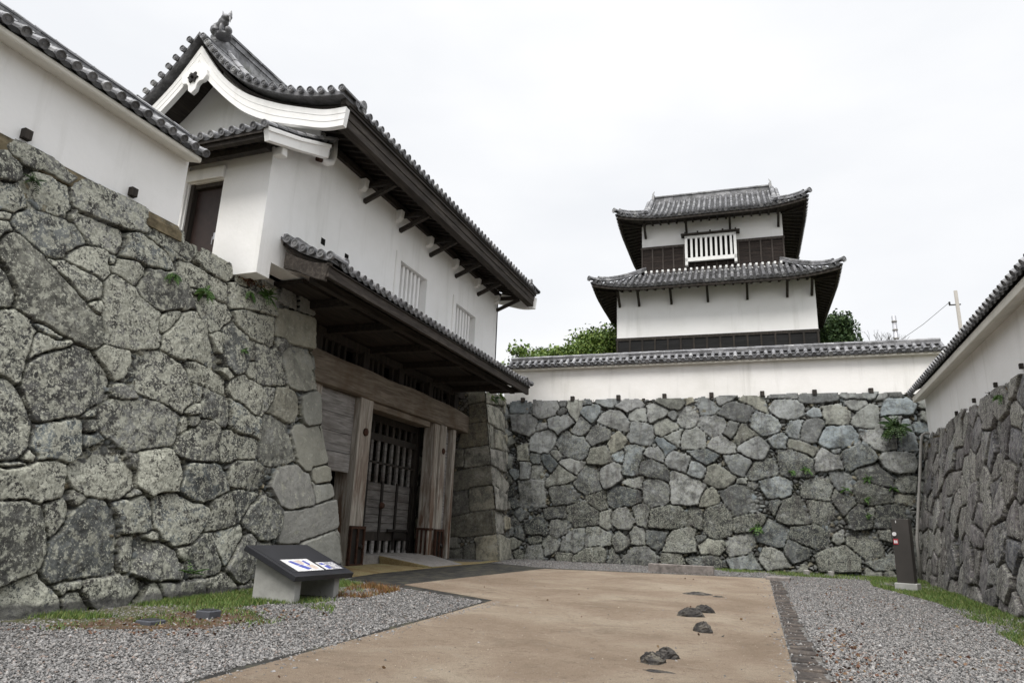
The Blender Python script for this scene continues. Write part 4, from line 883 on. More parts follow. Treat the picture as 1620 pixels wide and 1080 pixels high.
# roof
PRO = [(-8.4, 10.66), (-8.75, 10.70), (-9.38, 10.81), (-10.3, 11.11), (-11.09, 11.50), (-11.81, 12.02), (-12.53, 12.77), (-12.95, 13.32)]
PRO = cat(PRO, 3); RX = -12.95; MIR = lambda p: [(2*RX-x, z) for x, z in p]
prof = lambda x: float(np.interp(-x, [-p[0] for p in PRO], [p[1] for p in PRO])); Y0, Y1 = 11.2, 24.55
mb = MB()
for P in (PRO, MIR(PRO)):
    tile_slope(mb, [[(x, y, z) for x, z in P] for y in arange(Y0+.35, Y1-.35, .272)], (0, 1, 0))
roof = mb.build('roof_tiles', TILE, G)
VT = {-1: MB(), 1: MB()}          # verge tiles: short rolls lying across the gable edge, round ends outwards
for P in (PRO, MIR(PRO)):
    pts = resample([(x, 0, z) for x, z in P], .285)
    for a, b in zip(pts, pts[1:]):
        t = (b-a).normalized(); nm = Vector((-t.z, 0, t.x)); nm = nm if nm.z > 0 else -nm
        for ys, yi, s in ((Y0-.18, Y0+.62, -1), (Y1+.18, Y1-.62, 1)):
            p = Vector((a.x, ys, a.z))+nm*.06; q = Vector((a.x, yi, a.z))+nm*.07
            half(VT[s], p, q, t, nm, .074, .070); disc(VT[s], p, Vector((0, s, 0)), t, nm, .078)
    for yy, mb in ((Y0+.66, VT[-1]), (Y1-.66, VT[1])):
        ridge_roll(mb, [(x, yy, z+.17) for x, z in P], (0, 1, 0), .12, .36)
        mb.strip([(x, z+.02) for x, z in P], [(x, z+.17) for x, z in P], lambda a, b, d: (a, d, b), yy-.1, yy+.1)
    for ya, yb, mb in ((Y0-.16, Y0+.6, VT[-1]), (Y1-.6, Y1+.16, VT[1])): mb.strip([(x, z-.06) for x, z in P], [(x, z+.03) for x, z in P], lambda a, b, d: (a, d, b), ya, yb)
for s in (-1, 1): VT[s].build('verge_tiles', TILE, G)
mb = MB()          # main ridge of stacked courses
for o, z0, z1 in ((.26, 13.15, 13.42), (.19, 13.43, 13.50), (.17, 13.51, 13.60), (.19, 13.61, 13.68), (.17, 13.69, 13.78), (.20, 13.79, 13.85)):
    st = arange(Y0+.35, Y1-.3, .5)
    for p, q in zip(st, st[1:]): mb.box(RX-o, RX+o, p+.004, q-.004, z0, z1)
ridge_roll(mb, [(RX, Y0+.3, 13.85), (RX, Y1-.3, 13.85)], (1, 0, 0), .12)
rd = mb.build('ridge', TILE, roof)
# crouching beast on the ridge end
X0, YR, ZR = -12.62, 11.20, 13.47
orn = lump('ridge_beast', TILE, roof, [((X0+.02, YR+.3, ZR-.02), (.30, .28, .10)), ((X0-.21, YR+.22, ZR+.19), (.23, .25, .20)), ((X0-.05, YR+.2, ZR+.31), (.19, .19, .17)), ((X0+.08, YR+.15, ZR+.40), (.19, .17, .19)), ((X0+.18, YR+.12, ZR+.53), (.17, .15, .14)), ((X0+.33, YR+.1, ZR+.50), (.13, .11, .075)), ((X0+.10, YR+.08, ZR+.14), (.07, .09, .2)), ((X0-.12, YR+.02, ZR+.08), (.11, .10, .08)), ((X0+.29, YR+.22, ZR+.10), (.10, .15, .13))], .024)
for nm_, p, q, r in (('tail', (X0-.10, YR+.25, ZR+.42), (X0-.19, YR+.25, ZR+.70), .06), ('horn', (X0+.10, YR+.12, ZR+.58), (X0+.04, YR+.08, ZR+.82), .05), ('horn', (X0+.36, YR+.1, ZR+.50), (X0+.40, YR+.1, ZR+.76), .08), ('beard', (X0+.40, YR+.08, ZR+.48), (X0+.47, YR+.06, ZR+.24), .045)):
    MB().tube([p, tuple(.5*(a+b) for a, b in zip(p, q)), q], [r, r*.75, .008]).build(nm_, TILE, orn)
orn.scale = (.76, .76, .76); orn.location = (X0*.24, (YR+.2)*.24, (ZR-.02)*.24)
# barge boards, mouldings and pendant
TOPB = [(-8.37, 10.37), (-8.9, 10.40), (-9.45, 10.55), (-10.37, 10.87), (-11.36, 11.36), (-12.19, 12.07), (-12.95, 13.03)]
BOTB = [(-8.42, 9.93), (-8.95, 9.96), (-9.68, 10.17), (-10.6, 10.47), (-11.42, 10.92), (-12.30, 11.68), (-12.95, 12.38)]
TOPB = cat(TOPB, 5); BOTB = cat(BOTB, 5)
mid = lambda t: [(a[0]*(1-t)+b[0]*t, a[1]*(1-t)+b[1]*t) for a, b in zip(TOPB, BOTB)]
for yy, s in ((Y0, 1), (Y1, -1)):
    for f in (lambda p: p, MIR):
        mb = MB(); fn = lambda a, b, d: (a, yy+s*d, b)
        mb.strip(f(TOPB), f(BOTB), fn, 0, .13); mb.strip(f(mid(-.02)), f(mid(.32)), fn, -.016, .002); mb.strip(f(mid(.325)), f(mid(.66)), fn, -.009, .002)
        mb.build('barge_board', PLASTER, G, .008)
mb = MB()
pend = [(-.40, .28), (-.28, .36), (.0, .52), (.28, .36), (.42, .26), (.44, .10), (.34, -.02), (.22, -.03), (.15, -.10), (.12, -.25), (0, -.34), (-.12, -.25), (-.15, -.10), (-.22, -.03), (-.34, -.02), (-.44, .10)]
mb.prism(pend, lambda a, b, d: (RX+a*.95, Y0+d, 11.95+b), -.09, .03); pn = mb.build('gable_pendant', PLASTER, G, .015)
mb = MB(); fl = []
for k in range(24):
    t = 2*math.pi*k/24; r = .13+.035*math.cos(6*t); fl.append((r*math.cos(t), r*math.sin(t)))
mb.prism(fl, lambda a, b, d: (RX+a, Y0-.09-d, 12.05+b), 0, .04); mb.tube([(RX, Y0-.11, 12.05), (RX, Y0-.2, 12.05)], .04); mb.build('hexagon_boss', IRON, pn)
# soffit, fascia, gable wall
UND = [(x, z-.24) for x, z in PRO]
mb = MB()
for f in (lambda p: p, MIR): mb.strip(f([(x, z+.1) for x, z in UND]), f(UND), lambda a, b, d: (a, d, b), Y0+.13, Y1-.13)
mb.build('soffit', DARK, G)
for sx in (0, 1):
    mb = MB(); q = lambda x: x if not sx else 2*RX-x
    mb.box(q(-8.45), q(-8.56), Y0+.02, Y1-.02, 10.22, 10.46); mb.box(q(-8.47), q(-8.72), Y0+.13, Y1-.13, 10.02, 10.215); mb.box(q(-8.40), q(-8.55), Y0+.0, Y1-.0, 10.465, 10.60)
    mb.build('eave_fascia', FASCIA, G, .01)
mb = MB()
for y in arange(Y0+.3, Y1-.3, .30): mb.beam((-8.62, y, 10.33), (-9.72, y, 10.62), .09, .11)
mb.build('rafters', DARK, G)
gp = [(-16.19, 8.9), (WX-.004, 8.9), (WX-.004, 10.6)]+[(x, z-.16) for x, z in PRO if x < WX]+[(2*RX-x, z-.16) for x, z in PRO[::-1] if x < WX and x > RX]+[(-16.19, 10.6)]
for yy in (12.1, 23.55): MB().prism(gp, lambda a, b, d: (a, d, b), yy, yy+.2).build('gable_wall', PLASTER, G)
MB().box(WX-.05, WX+.10, 12.1, 23.85, 10.24, 10.42).build('wall_plate', DARK, G)
for i in range(6):
    y = 14.16+i*1.9; br = MB().beam((WX, y, 9.70), (-8.78, y-.02, 10.06), .10, .12).beam((WX-.1, y, 10.16), (-8.65, y, 10.14), .11, .13).build('brace', DARK, G, .008)
    MB().prism([(-9.72, 9.88), (-9.6, 9.90), (-9.52, 9.99), (-9.50, 10.22), (-9.72, 10.22)], lambda a, b, d: (a, d, b), y-.30, y-.12).build('plaster_corbel', PLASTER, br, .02)
MB().tube([(-9.52, 12.42, 10.45), (-9.5, 12.42, 10.05), (-9.5, 12.36, 9.84), (-9.5, 12.2, 9.74), (-9.5, 11.98, 9.70)], .085, 10).build('plaster_bracket', PLASTER, G, smooth=True)
MB().tube([(-9.5, 11.98, 9.68), (-9.5, 11.84, 9.64)], .06, 8).build('bracket_tip', RUST, G)
# pent roof of the annex
pr = [(9.80, 9.24), (10.6, 9.50), (11.4, 9.84), (12.1, 10.22)]
mb = MB(); tile_slope(mb, [[(x, y, z) for y, z in pr] for x in arange(-15.5, -9.22, .272)], (1, 0, 0))
mb.build('pent_roof_tiles', TILE, G)
mb = MB(); mb.strip([(y, z-.06) for y, z in pr], [(y, z-.16) for y, z in pr], lambda a, b, d: (d, a, b), -15.6, -9.3); mb.box(-15.6, -9.33, 9.86, 9.98, 9.00, 9.15); mb.box(-15.6, -9.5, 10.2, 10.36, 8.98, 9.12)
for x in arange(-15, -9.6, .34): mb.beam((x, 9.95, 9.10), (x, 10.7, 9.36), .08, .09)
mb.build('pent_soffit', DARK, G)
mb = MB(); mb.strip([(9.82, 9.17), (10.8, 9.50), (11.85, 9.93)], [(9.90, 8.92), (10.8, 9.22), (11.80, 9.58)], lambda a, b, d: (d, a, b), -9.3, -9.17); mb.strip([(9.80, 9.19), (10.8, 9.52), (11.85, 9.95)], [(9.83, 9.10), (10.8, 9.43), (11.84, 9.86)], lambda a, b, d: (d, a, b), -9.18, -9.14); mb.build('barge_board', PLASTER, G, .008)
MB().box(-9.55, -9.3, 10.45, 10.62, 8.95, 9.14).build('plaster_corbel', PLASTER, G, .02)
# lower roof over the gates
lr = [(-8.36, 6.80), (-8.7, 6.90), (-9.1, 7.06), (-9.45, 7.26), (-9.72, 7.46)]
mb = MB(); tile_slope(mb, [[(x, y, z) for x, z in lr] for y in arange(11.62, 23.75, .272)], (0, 1, 0))
pts = resample([(x, 0, z) for x, z in lr], .27)
for a, b in zip(pts, pts[1:]):
    t = (b-a).normalized(); nm = Vector((-t.z, 0, t.x)); nm = nm if nm.z > 0 else -nm
    for ys, s in ((11.22, -1), (24.05, 1)):
        half(mb, Vector((a.x, ys, a.z))+nm*.06, Vector((a.x, ys-.5*s, a.z))+nm*.07, t, nm, .085, .08); disc(mb, Vector((a.x, ys, a.z))+nm*.06, Vector((0, s, 0)), t, nm, .092)
for yy in (11.75, 23.6): ridge_roll(mb, [(x, yy, z+.11) for x, z in lr], (0, 1, 0), .11, .3)
mb.strip([(x, z-.05) for x, z in lr], [(x, z+.02) for x, z in lr], lambda a, b, d: (a, d, b), 11.22, 11.8)
mb.build('lower_roof_tiles', TILE, G)
MB().beam((-9.66, 11.3, 7.5), (-9.66, 23.9, 7.5), .1, .1).build('lower_roof_flashing', TILE, G)
mb = MB(); mb.strip([(x, z-.07) for x, z in lr], [(x, z-.15) for x, z in lr], lambda a, b, d: (a, d, b), 11.32, 23.95); mb.box(-12.2, -9.6, 12.0, 23.8, 6.66, 6.76)
for y in arange(11.6, 23.7, .42): mb.beam((-8.5, y, 6.62), (-9.9, y, 7.06), .09, .11)
mb.box(-9.05, -8.88, 11.5, 23.8, 6.44, 6.60); mb.box(-10.1, -9.66, 12.15, 23.75, 6.70, 6.785); mb.box(-9.9, -8.46, 23.75, 23.95, 6.5, 6.7)
mb.build('lower_soffit', DARK, G)
mb = MB(); mb.box(-8.40, -8.50, 11.26, 24.0, 6.42, 6.66); mb.box(-8.36, -8.46, 11.24, 24.02, 6.665, 6.74); mb.build('lower_fascia', FASCIA, G, .01)
mb = MB(); mb.strip([(-8.38, 6.70), (-8.8, 6.78), (-9.2, 6.92), (-9.55, 7.10)], [(-8.48, 6.34), (-8.85, 6.46), (-9.2, 6.62), (-9.55, 6.72)], lambda a, b, d: (a, d, b), 11.24, 11.34); mb.build('lower_barge_board', FASCIA, G, .01)
for y in (13.2, 15.2, 17.4, 19.4, 21.6, 23.2): MB().beam((-11.2, y, 6.56), (-8.95, y, 6.54), .20, .2).build('bracket_beam', DARK, G, .01)
# gate: lintel, posts, leaves
mb = MB(); N_ = 14
A_ = [(13.4+i*(24.35-13.4)/N_, 5.88+.02*math.sin(i*1.7)-.14*(i/N_)**5+.015*math.sin(i*.8)) for i in range(N_+1)]; B_ = [(13.4+i*(24.3-13.4)/N_, 5.06+.012*math.sin(i*2.1)) for i in range(N_+1)]
mb.strip(A_, B_, lambda a, b, d: (d, a, b), -11.55, -10.88); mb.build('lintel', LINTEL, G, .04)
MB().box(-11.5, -11.02, 17.45, 21.35, 4.86, 5.05).build('under_lintel', LINTEL, G, .015)
def post(y0, y1, x0, x1, z0, z1, parent=G, nm='post'): return MB().box(x0, x1, y0, y1, z0, z1).build(nm, POST, parent, .02)
pA = post(16.86, 17.52, -11.6, -10.95, .44, 5.06); pB = post(21.72, 22.06, -11.45, -11.0, .5, 5.06); pC = post(22.07, 22.48, -11.45, -10.92, .5, 5.06)
for p, yy, zz in ((pA, 17.2, 4.1), (pC, 22.28, 4.15)):
    MB().tube([(-10.96, yy, zz), (-10.90, yy, zz), (-10.86, yy, zz)], [.11, .11, .04], 14).build('iron_stud', RUST, p)
post(14.75, 15.12, -11.5, -11.05, .4, 5.06, nm='side_post'); post(23.2, 23.45, -11.4, -11.0, .5, 5.06, nm='side_post')
for p, y0, y1 in ((pA, 16.83, 17.56), (pC, 22.0, 22.62)):
    mb = MB(); x = -10.86
    for yy in (y0, (y0+y1)/2-.02, y1-.06): mb.box(x-.08, x, yy, yy+.06, .46, 1.42)
    mb.box(x-.08, x+.003, y0-.003, y1+.003, 1.42, 1.50); mb.box(x-.08, x+.003, y0-.003, y1+.003, .44, .50); mb.build('post_shoe', RUST, p)
    MB().box(x-.085, x-.05, y0+.02, y1-.02, .46, 1.42).build('shoe_back', IRON, p)
    MB().tube([(x-.07, (y0+y1)/2+.2, .95), (x+.02, (y0+y1)/2+.2, .95)], [.09, .05], 10).build('shoe_boss', IRON, p)
mb = MB()
for xx in (-11.44, -11.28, -11.12): mb.box(xx, xx+.06, 21.67, 21.72, .5, 1.45)
mb.box(-11.46, -10.97, 21.66, 22.0, 1.45, 1.52); mb.build('post_shoe', RUST, pB)
LEAFPL = mat_wood('gate_planks', (g(.06, (1.08, 1, .95)), g(.14, (1.05, 1, .95)), g(.23, (1.04, 1, .96))), 'y', stain=(.06, .045, .035, 1))
def planks(name, y0, y1, zs, x, th, mat, parent):
    mb = MB()
    for a, b in zip(zs, zs[1:]):
        j = random.uniform(-.006, .006); mb.box(x-th, x+j, y0, y1, a+.006, b-.006)
    return mb.build(name, mat, parent, .006)
planks('side_panel', 15.12, 16.85, [2.98, 3.42, 3.95, 4.45, 5.05], -11.15, .08, GREYPL, G)
MB().box(-11.18, -11.05, 15.12, 16.7, 2.9, 3.40).build('panel_rail', GREYPL, G, .015)
planks('side_panel', 22.5, 23.2, [.55, 1.4, 2.3, 3.2, 4.1, 5.05], -11.2, .08, GREYPL, G)
DG = MB().box(-11.9, -11.78, 17.5, 22.2, 1.08, 1.34).box(-11.9, -11.79, 17.5, 22.2, 4.14, 4.36).box(-11.9, -11.79, 17.5, 22.2, 4.72, 4.95).box(-11.93, -11.75, 21.85, 22.1, .6, 4.95).box(-11.9, -11.80, 17.5, 22.1, 3.42, 3.5).build('gate_leaf', DARKZ, G, .01)
planks('leaf_planks', 17.5, 21.8, [1.34, 1.62, 1.86, 2.08, 2.32, 2.6, 2.84], -11.8, .06, LEAFPL, DG)
for k in range(10):
    y = 17.7+k*.42; MB().box(-11.88, -11.80, y, y+.13, 2.84, 4.14).build('grille_bar', LEAFPL, DG, .01)
    MB().box(-11.88, -11.80, y, y+.13, 4.36, 4.72).build('grille_bar', DARKZ, DG, .01)
    MB().box(-11.88, -11.80, y+.1, y+.25, .63, 1.08).build('grille_bar', GREYPL, DG, .01)
for y in (17.9, 18.85, 19.8, 20.75, 21.7): MB().box(-11.79, -11.76, y-.06, y+.06, .8, 2.9).build('iron_strap', IRON, DG)
MB().tube([(-11.76, 19.8, 2.15), (-11.68, 19.8, 2.15)], [.12, .08], 12).build('knocker', RUST, DG)
MB().box(-11.74, -11.66, 20.2, 21.6, 1.36, 1.44).box(-11.75, -11.68, 20.6, 21.3, 1.14, 1.36).build('latch_bar', IRON, DG, .008)
mb = MB()
for k in range(30):
    y = 14.9+k*.3
    if k % 7 != 5: mb.box(-11.3, -11.18, y, y+.12, 5.84, 6.4)
mb.box(-11.4, -11.1, 13.4, 24.2, 6.36, 6.6); mb.build('upper_grille', DARKZ, G)
for y in (14.75, 17.1, 19.2, 21.3, 23.4): MB().box(-11.35, -11.05, y-.16, y+.16, 5.8, 6.4).build('grille_post', DARKZ, G)

mb = MB(); mb.box(-16.3, -16.15, 13.0, 24.6, -.2, 6.7); mb.box(-16.2, -11.6, 13.0, 24.4, 6.45, 6.65); mb.build('passage_blackout', VOID, G)  # back wall added to close off light; wall and ceiling black for shade
mb = MB(); q = [(14.4, -9.62), (15.5, -9.66), (16.5, -9.75), (18.5, -9.6), (20.5, -9.45), (22.5, -9.25), (24.25, -9.3)]
for (ya, xa), (yb, xb) in zip(q, q[1:]): mb.add([(xa, ya, .02*ya+.012), (xb, yb, .02*yb+.012), (xb-1.0, yb, .47), (xa-1.0, ya, .45), (-16, yb, .47), (-16, ya, .45)], [(0, 1, 2, 3), (3, 2, 4, 5)])
tag(mb.build('floor', APRON), kind='structure')
o = MB().prism([(17.55, .42), (17.55, .70), (21.3, .70), (21.3, .42)], lambda a, b, d: (d, a, b), -16, -10.97).build('threshold', RAMPC); tag(o, 'pale worn threshold slab under the gate leaves', 'threshold')
o = MB(); o.m1 = [(2, 6)]; o = o.add([(-10.93, 18.6, .40), (-10.93, 21.9, .40), (-9.55, 21.4, .37), (-9.55, 19.25, .37), (-10.93, 18.5, .70), (-10.93, 21.9, .66), (-9.55, 21.4, .445), (-9.55, 19.25, .43)], [(0, 3, 2, 1), (4, 5, 6, 7), (0, 1, 5, 4), (1, 2, 6, 5), (2, 3, 7, 6), (3, 0, 4, 7)]).build('ramp', (RAMPC, APRON), bevel=.01); tag(o, 'sloping concrete ramp leading up to the gate threshold', 'ramp')

# ---------------------------------------------------------------- watchtower
TE = (math.cos(.04), math.sin(.04)); TN = (-math.sin(.04), math.cos(.04))
def T(u, w, z): return (u*TE[0]+TN[0]*(32.5+w), u*TE[1]+TN[1]*(32.5+w), z)
WT = thing('watchtower', 'two-tier white watchtower with grey tiled hip roofs and a white barred window', 'watchtower', T(-1, 4, 6.5))
def tb(mb, u0, u1, w0, w1, z0, z1): return mb.prism([(u0, w0), (u1, w0), (u1, w1), (u0, w1)], lambda a, b, d: T(a, b, d), z0, z1)
sb = MB()
stone_face('stone_base', STONE_B, lambda s, t, h: T(s, -.25-.12*(9.4-t)-h, t), -6.2, 4.2, 6.4, 9.4, .08, None, jitter(-6.3, 4.3, 6.3, 10.2, .8, .6, np.random.default_rng(5), .7), 31, None, None, WT)
tb(MB(), -5.8, 3.8, -.2, 9, 6.4, 9.35).build('base_fill', CLAY, WT)
tb(MB(), -5.53, 3.50, 0, 8.6, 10.72, 13.25).build('storey_wall', PLASTER, WT)
mb = tb(MB(), -5.56, 3.53, -.03, 8.63, 9.3, 10.72); mb.build('base_boards', BLACKWD, WT)
mb = tb(MB(), -5.58, 3.55, -.07, 8.65, 10.60, 10.74)
for u in arange(-5.5, 3.47, .6): tb(mb, u-.04, u+.04, -.075, .02, 9.3, 10.6)
mb.build('base_battens', DARKZ, WT)
tb(MB(), -4.41, 2.39, 1.12, 7.4, 15.79, 17.15).build('storey_wall', PLASTER, WT)
mb = MB()
zs = arange(14.2, 15.72, .19)
for a, b in zip(zs, zs[1:]): tb(mb, -4.43, 2.41, 1.09+random.uniform(-.008, .008), 7.45, a+.004, b-.004)
mb.build('wall_boards', BROWNBD, WT)
mb = tb(tb(MB(), -4.47, 2.45, 1.03, 7.5, 15.70, 15.83), -4.47, 2.45, 1.03, 7.5, 14.25, 14.5)
for u in arange(-4.4, 2.38, .54): tb(mb, u-.035, u+.035, 1.04, 1.1, 14.5, 15.7)
mb.build('wall_battens', BATTEN, WT)
def hip(mb, u0, u1, w0, w1, vfun, zf, up):
    Lu, Lw = u1-u0, w1-w0
    for side in range(4):
        Ls = Lu if side in (0, 2) else Lw; rows = []
        for a in arange(.14, Ls-.14, .275):
            du = min(a, Ls-a); vm = vfun(side, du, a)
            if vm < .25: vm = .25
            n = max(2, int(vm/.3)+1); row = []
            for i in range(n+1):
                v = vm*i/n; z = zf(v)+up*max(0, 1-du/2.4)**2*max(0, 1-v/1.6)
                q = {0: (u0+a, w0+v), 1: (u1-v, w0+a), 2: (u1-a, w1-v), 3: (u0+v, w1-a)}[side]; row.append(T(q[0], q[1], z))
            rows.append(row)
        d = Vector(rows[1][0])-Vector(rows[0][0]); d.z = 0
        tile_slope(mb, rows, d.normalized(), .082, .3)
def hips(mb, u0, u1, w0, w1, ln, zf, up, r=.12):
    for cu, su in ((u0, 1), (u1, -1)):
        for cw, sw in ((w0, 1), (w1, -1)):
            P = [T(cu+su*v, cw+sw*v, zf(max(0, v))+up*max(0, 1-v/1.6)*max(0, 1-v/2.4)**2+.10) for v in [(-.08)+(ln+.08)*i/6 for i in range(7)]]
            sd = Vector(T(su, -sw, 0))-Vector(T(0, 0, 0)); sd.normalize(); ridge_roll(mb, P, sd, r, .3)
            ridge_roll(mb, [tuple(Vector(p)+Vector((0, 0, .13))) for p in P[1:]], sd, r*.75, .3)
            d = (Vector(P[0])-Vector(P[1])).normalized(); nm = sd.cross(d); nm = nm if nm.z > 0 else -nm; disc(mb, Vector(P[0]), d, sd, nm, r*1.1); disc(mb, Vector(P[1])+Vector((0, 0, .13)), d, sd, nm, r*.85)
z1f = lambda v: 13.0+.52*v+.05*v*v; z2f = lambda v: 17.03+.50*v+.045*v*v
LO = (-6.55, 4.50, -1.2, 9.8); UP = (-5.55, 3.50, 0.0, 8.4)
mb = MB(); hip(mb, *LO, lambda s, du, a: min(2.3, du), z1f, .34); hips(mb, *LO, 2.3, z1f, .34); lowr = mb.build('lower_roof_tiles', TILE, WT)
mb = MB()
for u in arange(-4.2, 2.2, .275):
    mb.prism([(u-.05, 14.33), (u+.05, 14.33), (u+.05, 14.45), (u-.05, 14.45)], lambda a, b, d: T(a, d, b), .80, .95)
    mb.prism([(u+.03, 14.20), (u+.137, 14.12), (u+.245, 14.20), (u+.245, 14.28), (u+.137, 14.2), (u+.03, 14.28)], lambda a, b, d: T(a, d, b), .82, .95)
mb.build('mortar_caps', WHITEPAINT, lowr)
GL, GR = -4.05, 2.05
def vu(side, du, a):
    if side in (0, 2):
        u = UP[0]+a if side == 0 else UP[1]-a
        return 4.15 if GL-.15 <= u <= GR+.15 else du
    return min(1.5, du)
mb = MB(); hip(mb, *UP, vu, z2f, .36); hips(mb, *UP, 1.5, z2f, .36); upr = mb.build('upper_roof_tiles', TILE, WT)
for u in (GL-.12, GR+.12):
    mb = MB()
    for wf in (lambda v: v, lambda v: 8.4-v):
        ridge_roll(mb, [T(u, wf(v), z2f(v)+.16) for v in (1.1, 2, 3, 4.1)], Vector((TE[0], TE[1], 0)), .13, .3); ridge_roll(mb, [T(u-.22 if u < 0 else u+.22, wf(v), z2f(v)+.04) for v in (1.25, 2, 3, 4.1)], Vector((TE[0], TE[1], 0)), .1, .3)
    mb.build('verge_tiles', TILE, upr)
for u in (GL, GR): MB().prism([(1.3, 17.6), (7.1, 17.6), (4.2, 19.7)], lambda a, b, d: T(d, a, b), u-.05, u+.05).build('gable_panel', DARK, WT)
mb = MB()
for o, z0, z1 in ((.26, 19.4, 19.72), (.22, 19.73, 19.80), (.17, 19.81, 20.05), (.22, 20.06, 20.13)):
    st = arange(GL+.02, GR-.02, .5)
    for a, b in zip(st, st[1:]): tb(mb, a+.004, b-.004, 4.2-o, 4.2+o, z0, z1)
ridge_roll(mb, [T(GL, 4.2, 20.13), T(GR, 4.2, 20.13)], Vector((-TN[0], -TN[1], 0)), .12)
mb.build('ridge', TILE, upr)
for u, s in ((GL, -1), (GR, 1)):
    mb = MB(); mb.prism([(-.36, 19.2), (.36, 19.2), (.42, 19.7), (.30, 20.15), (.10, 20.3), (-.10, 20.3), (-.30, 20.15), (-.42, 19.7)], lambda a, b, d: T(u+s*d, 4.2+a, b), 0, .14); mb.tube([T(u+s*.05, 4.2, 20.25), T(u+s*.10, 4.2, 20.42), T(u+s*.02, 4.2, 20.58)], [.07, .05, .015]); mb.build('ridge_end_tile', TILE, upr, .015)
# undersides
def under(mb, u0, u1, w0, w1, iu0, iu1, iw0, iw1, ze, zi):
    O = [(u0, w0), (u1, w0), (u1, w1), (u0, w1)]; I = [(iu0, iw0), (iu1, iw0), (iu1, iw1), (iu0, iw1)]
    for k in range(4):
        j = (k+1) % 4; mb.add([T(*O[k], ze+.26), T((O[k][0]+O[j][0])/2, (O[k][1]+O[j][1])/2, ze), T(*O[j], ze+.26), T(*I[j], zi), T(*I[k], zi)], [(0, 1, 4), (1, 2, 3), (1, 3, 4)])
        n = int(math.dist(O[k], O[j])/.4)
        for i in range(1, n):
            t = i/n; a = (O[k][0]*(1-t)+O[j][0]*t, O[k][1]*(1-t)+O[j][1]*t); d = min(t, 1-t)*math.dist(O[k], O[j])
            c = (min(max(a[0], iu0), iu1), min(max(a[1], iw0), iw1)); l = math.dist(a, c)
            if l > .05 and (k in (0, 2)) == (abs(a[0]-c[0]) < .01):
                f = max(0, 1-d/2.4)**2; mb.beam(T(a[0]*.97+c[0]*.03, a[1]*.97+c[1]*.03, ze-.06+.26*f), T(*c, zi-.05), .08, .10)
    return mb
under(MB(), LO[0]+.1, LO[1]-.1, LO[2]+.1, LO[3]-.1, -5.5, 3.47, .03, 8.57, 12.9, 13.2).build('lower_soffit', DARK, WT)
under(MB(), UP[0]+.1, UP[1]-.1, UP[2]+.1, UP[3]-.1, -4.38, 2.36, 1.15, 7.37, 16.93, 17.12).build('upper_soffit', DARK, WT)
def fas(u0, u1, w0, w1, z, up):
    mb = MB(); N_ = 16
    for (a, b) in (((u0, w0), (u1, w0)), ((u1, w0), (u1, w1)), ((u1, w1), (u0, w1)), ((u0, w1), (u0, w0))):
        Ls = math.dist(a, b); P = []
        for i in range(N_+1):
            t = i/N_; P.append(T(a[0]*(1-t)+b[0]*t, a[1]*(1-t)+b[1]*t, z+up*max(0, 1-min(t, 1-t)*Ls/2.4)**2))
        for p, q in zip(P, P[1:]): mb.beam(p, q, .10, .15)
    return mb
fas(LO[0]+.08, LO[1]-.08, LO[2]+.08, LO[3]-.08, 12.86, .30).build('lower_fascia', DARK, WT); fas(UP[0]+.08, UP[1]-.08, UP[2]+.08, UP[3]-.08, 16.89, .32).build('upper_fascia', DARK, WT)
for u in (-5.38, -4.43, -2.89, -1.20, .57, 2.30, 3.34): MB().beam(T(u, -.02, 12.35), T(u, -.75, 12.95), .11, .14).build('brace', DARKZ, WT)
for u in (-4.21, -2.15, -.05, 2.2): MB().beam(T(u, 1.1, 16.35), T(u, .4, 16.95), .11, .14).build('brace', DARKZ, WT)
mb = tb(tb(tb(tb(MB(), -2.25, .22, .80, .92, 14.78, 14.98), -2.25, .22, .80, .92, 16.02, 16.16), -2.25, -2.12, .80, 1.1, 14.6, 16.1), .09, .22, .80, 1.1, 14.6, 16.1)
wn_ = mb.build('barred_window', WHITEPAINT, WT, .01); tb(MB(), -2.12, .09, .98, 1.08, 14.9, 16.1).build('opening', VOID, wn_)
for k in range(9):
    u = -1.93+k*.236; tb(MB(), u-.05, u+.06, .80, .90, 14.98, 16.02).build('window_bar', WHITEPAINT, wn_, .008)
mb = tb(MB(), -2.42, .40, .62, 1.1, 16.17, 16.23)
for u in (-2.2, -1.6, -1.0, -.4, .2): tb(mb, u-.04, u+.04, .6, .7, 16.23, 16.30)
mb.build('window_hood', DARKZ, wn_)

# ---------------------------------------------------------------- leaves and trees
def leaf_quads(P, size, rng, elong=1.7, flat=.0):
    n = len(P); a = rng.normal(size=(n, 3)); a[:, 2] *= 1-flat; a /= np.linalg.norm(a, axis=1)[:, None]; b = rng.normal(size=(n, 3)); b -= a*(a*b).sum(1)[:, None]; b /= np.linalg.norm(b, axis=1)[:, None]
    s = size*rng.uniform(.6, 1.3, n)[:, None]; V = np.stack([P-a*s*elong/2, P+b*s/2, P+a*s*elong/2, P-b*s/2], 1).reshape(-1, 3)
    return V, np.arange(4*n).reshape(-1, 4)
def clump_points(c, r, n, m, rng, cl=.28):
    d = rng.normal(size=(m, 3)); d /= np.linalg.norm(d, axis=1)[:, None]; d[:, 2] = np.where(d[:, 2] < -.3, -d[:, 2], d[:, 2]); q = d*rng.uniform(.45, 1.0, m)[:, None]
    k = rng.integers(0, m, n); sc = rng.uniform(.6, 1.2, m); P = q[k]+np.clip(rng.normal(size=(n, 3)), -1.5, 1.5)*(cl*sc[k])[:, None]*np.array([1, 1, .7])
    return np.asarray(c)+P*np.asarray(r), np.asarray(c)+q*np.asarray(r)
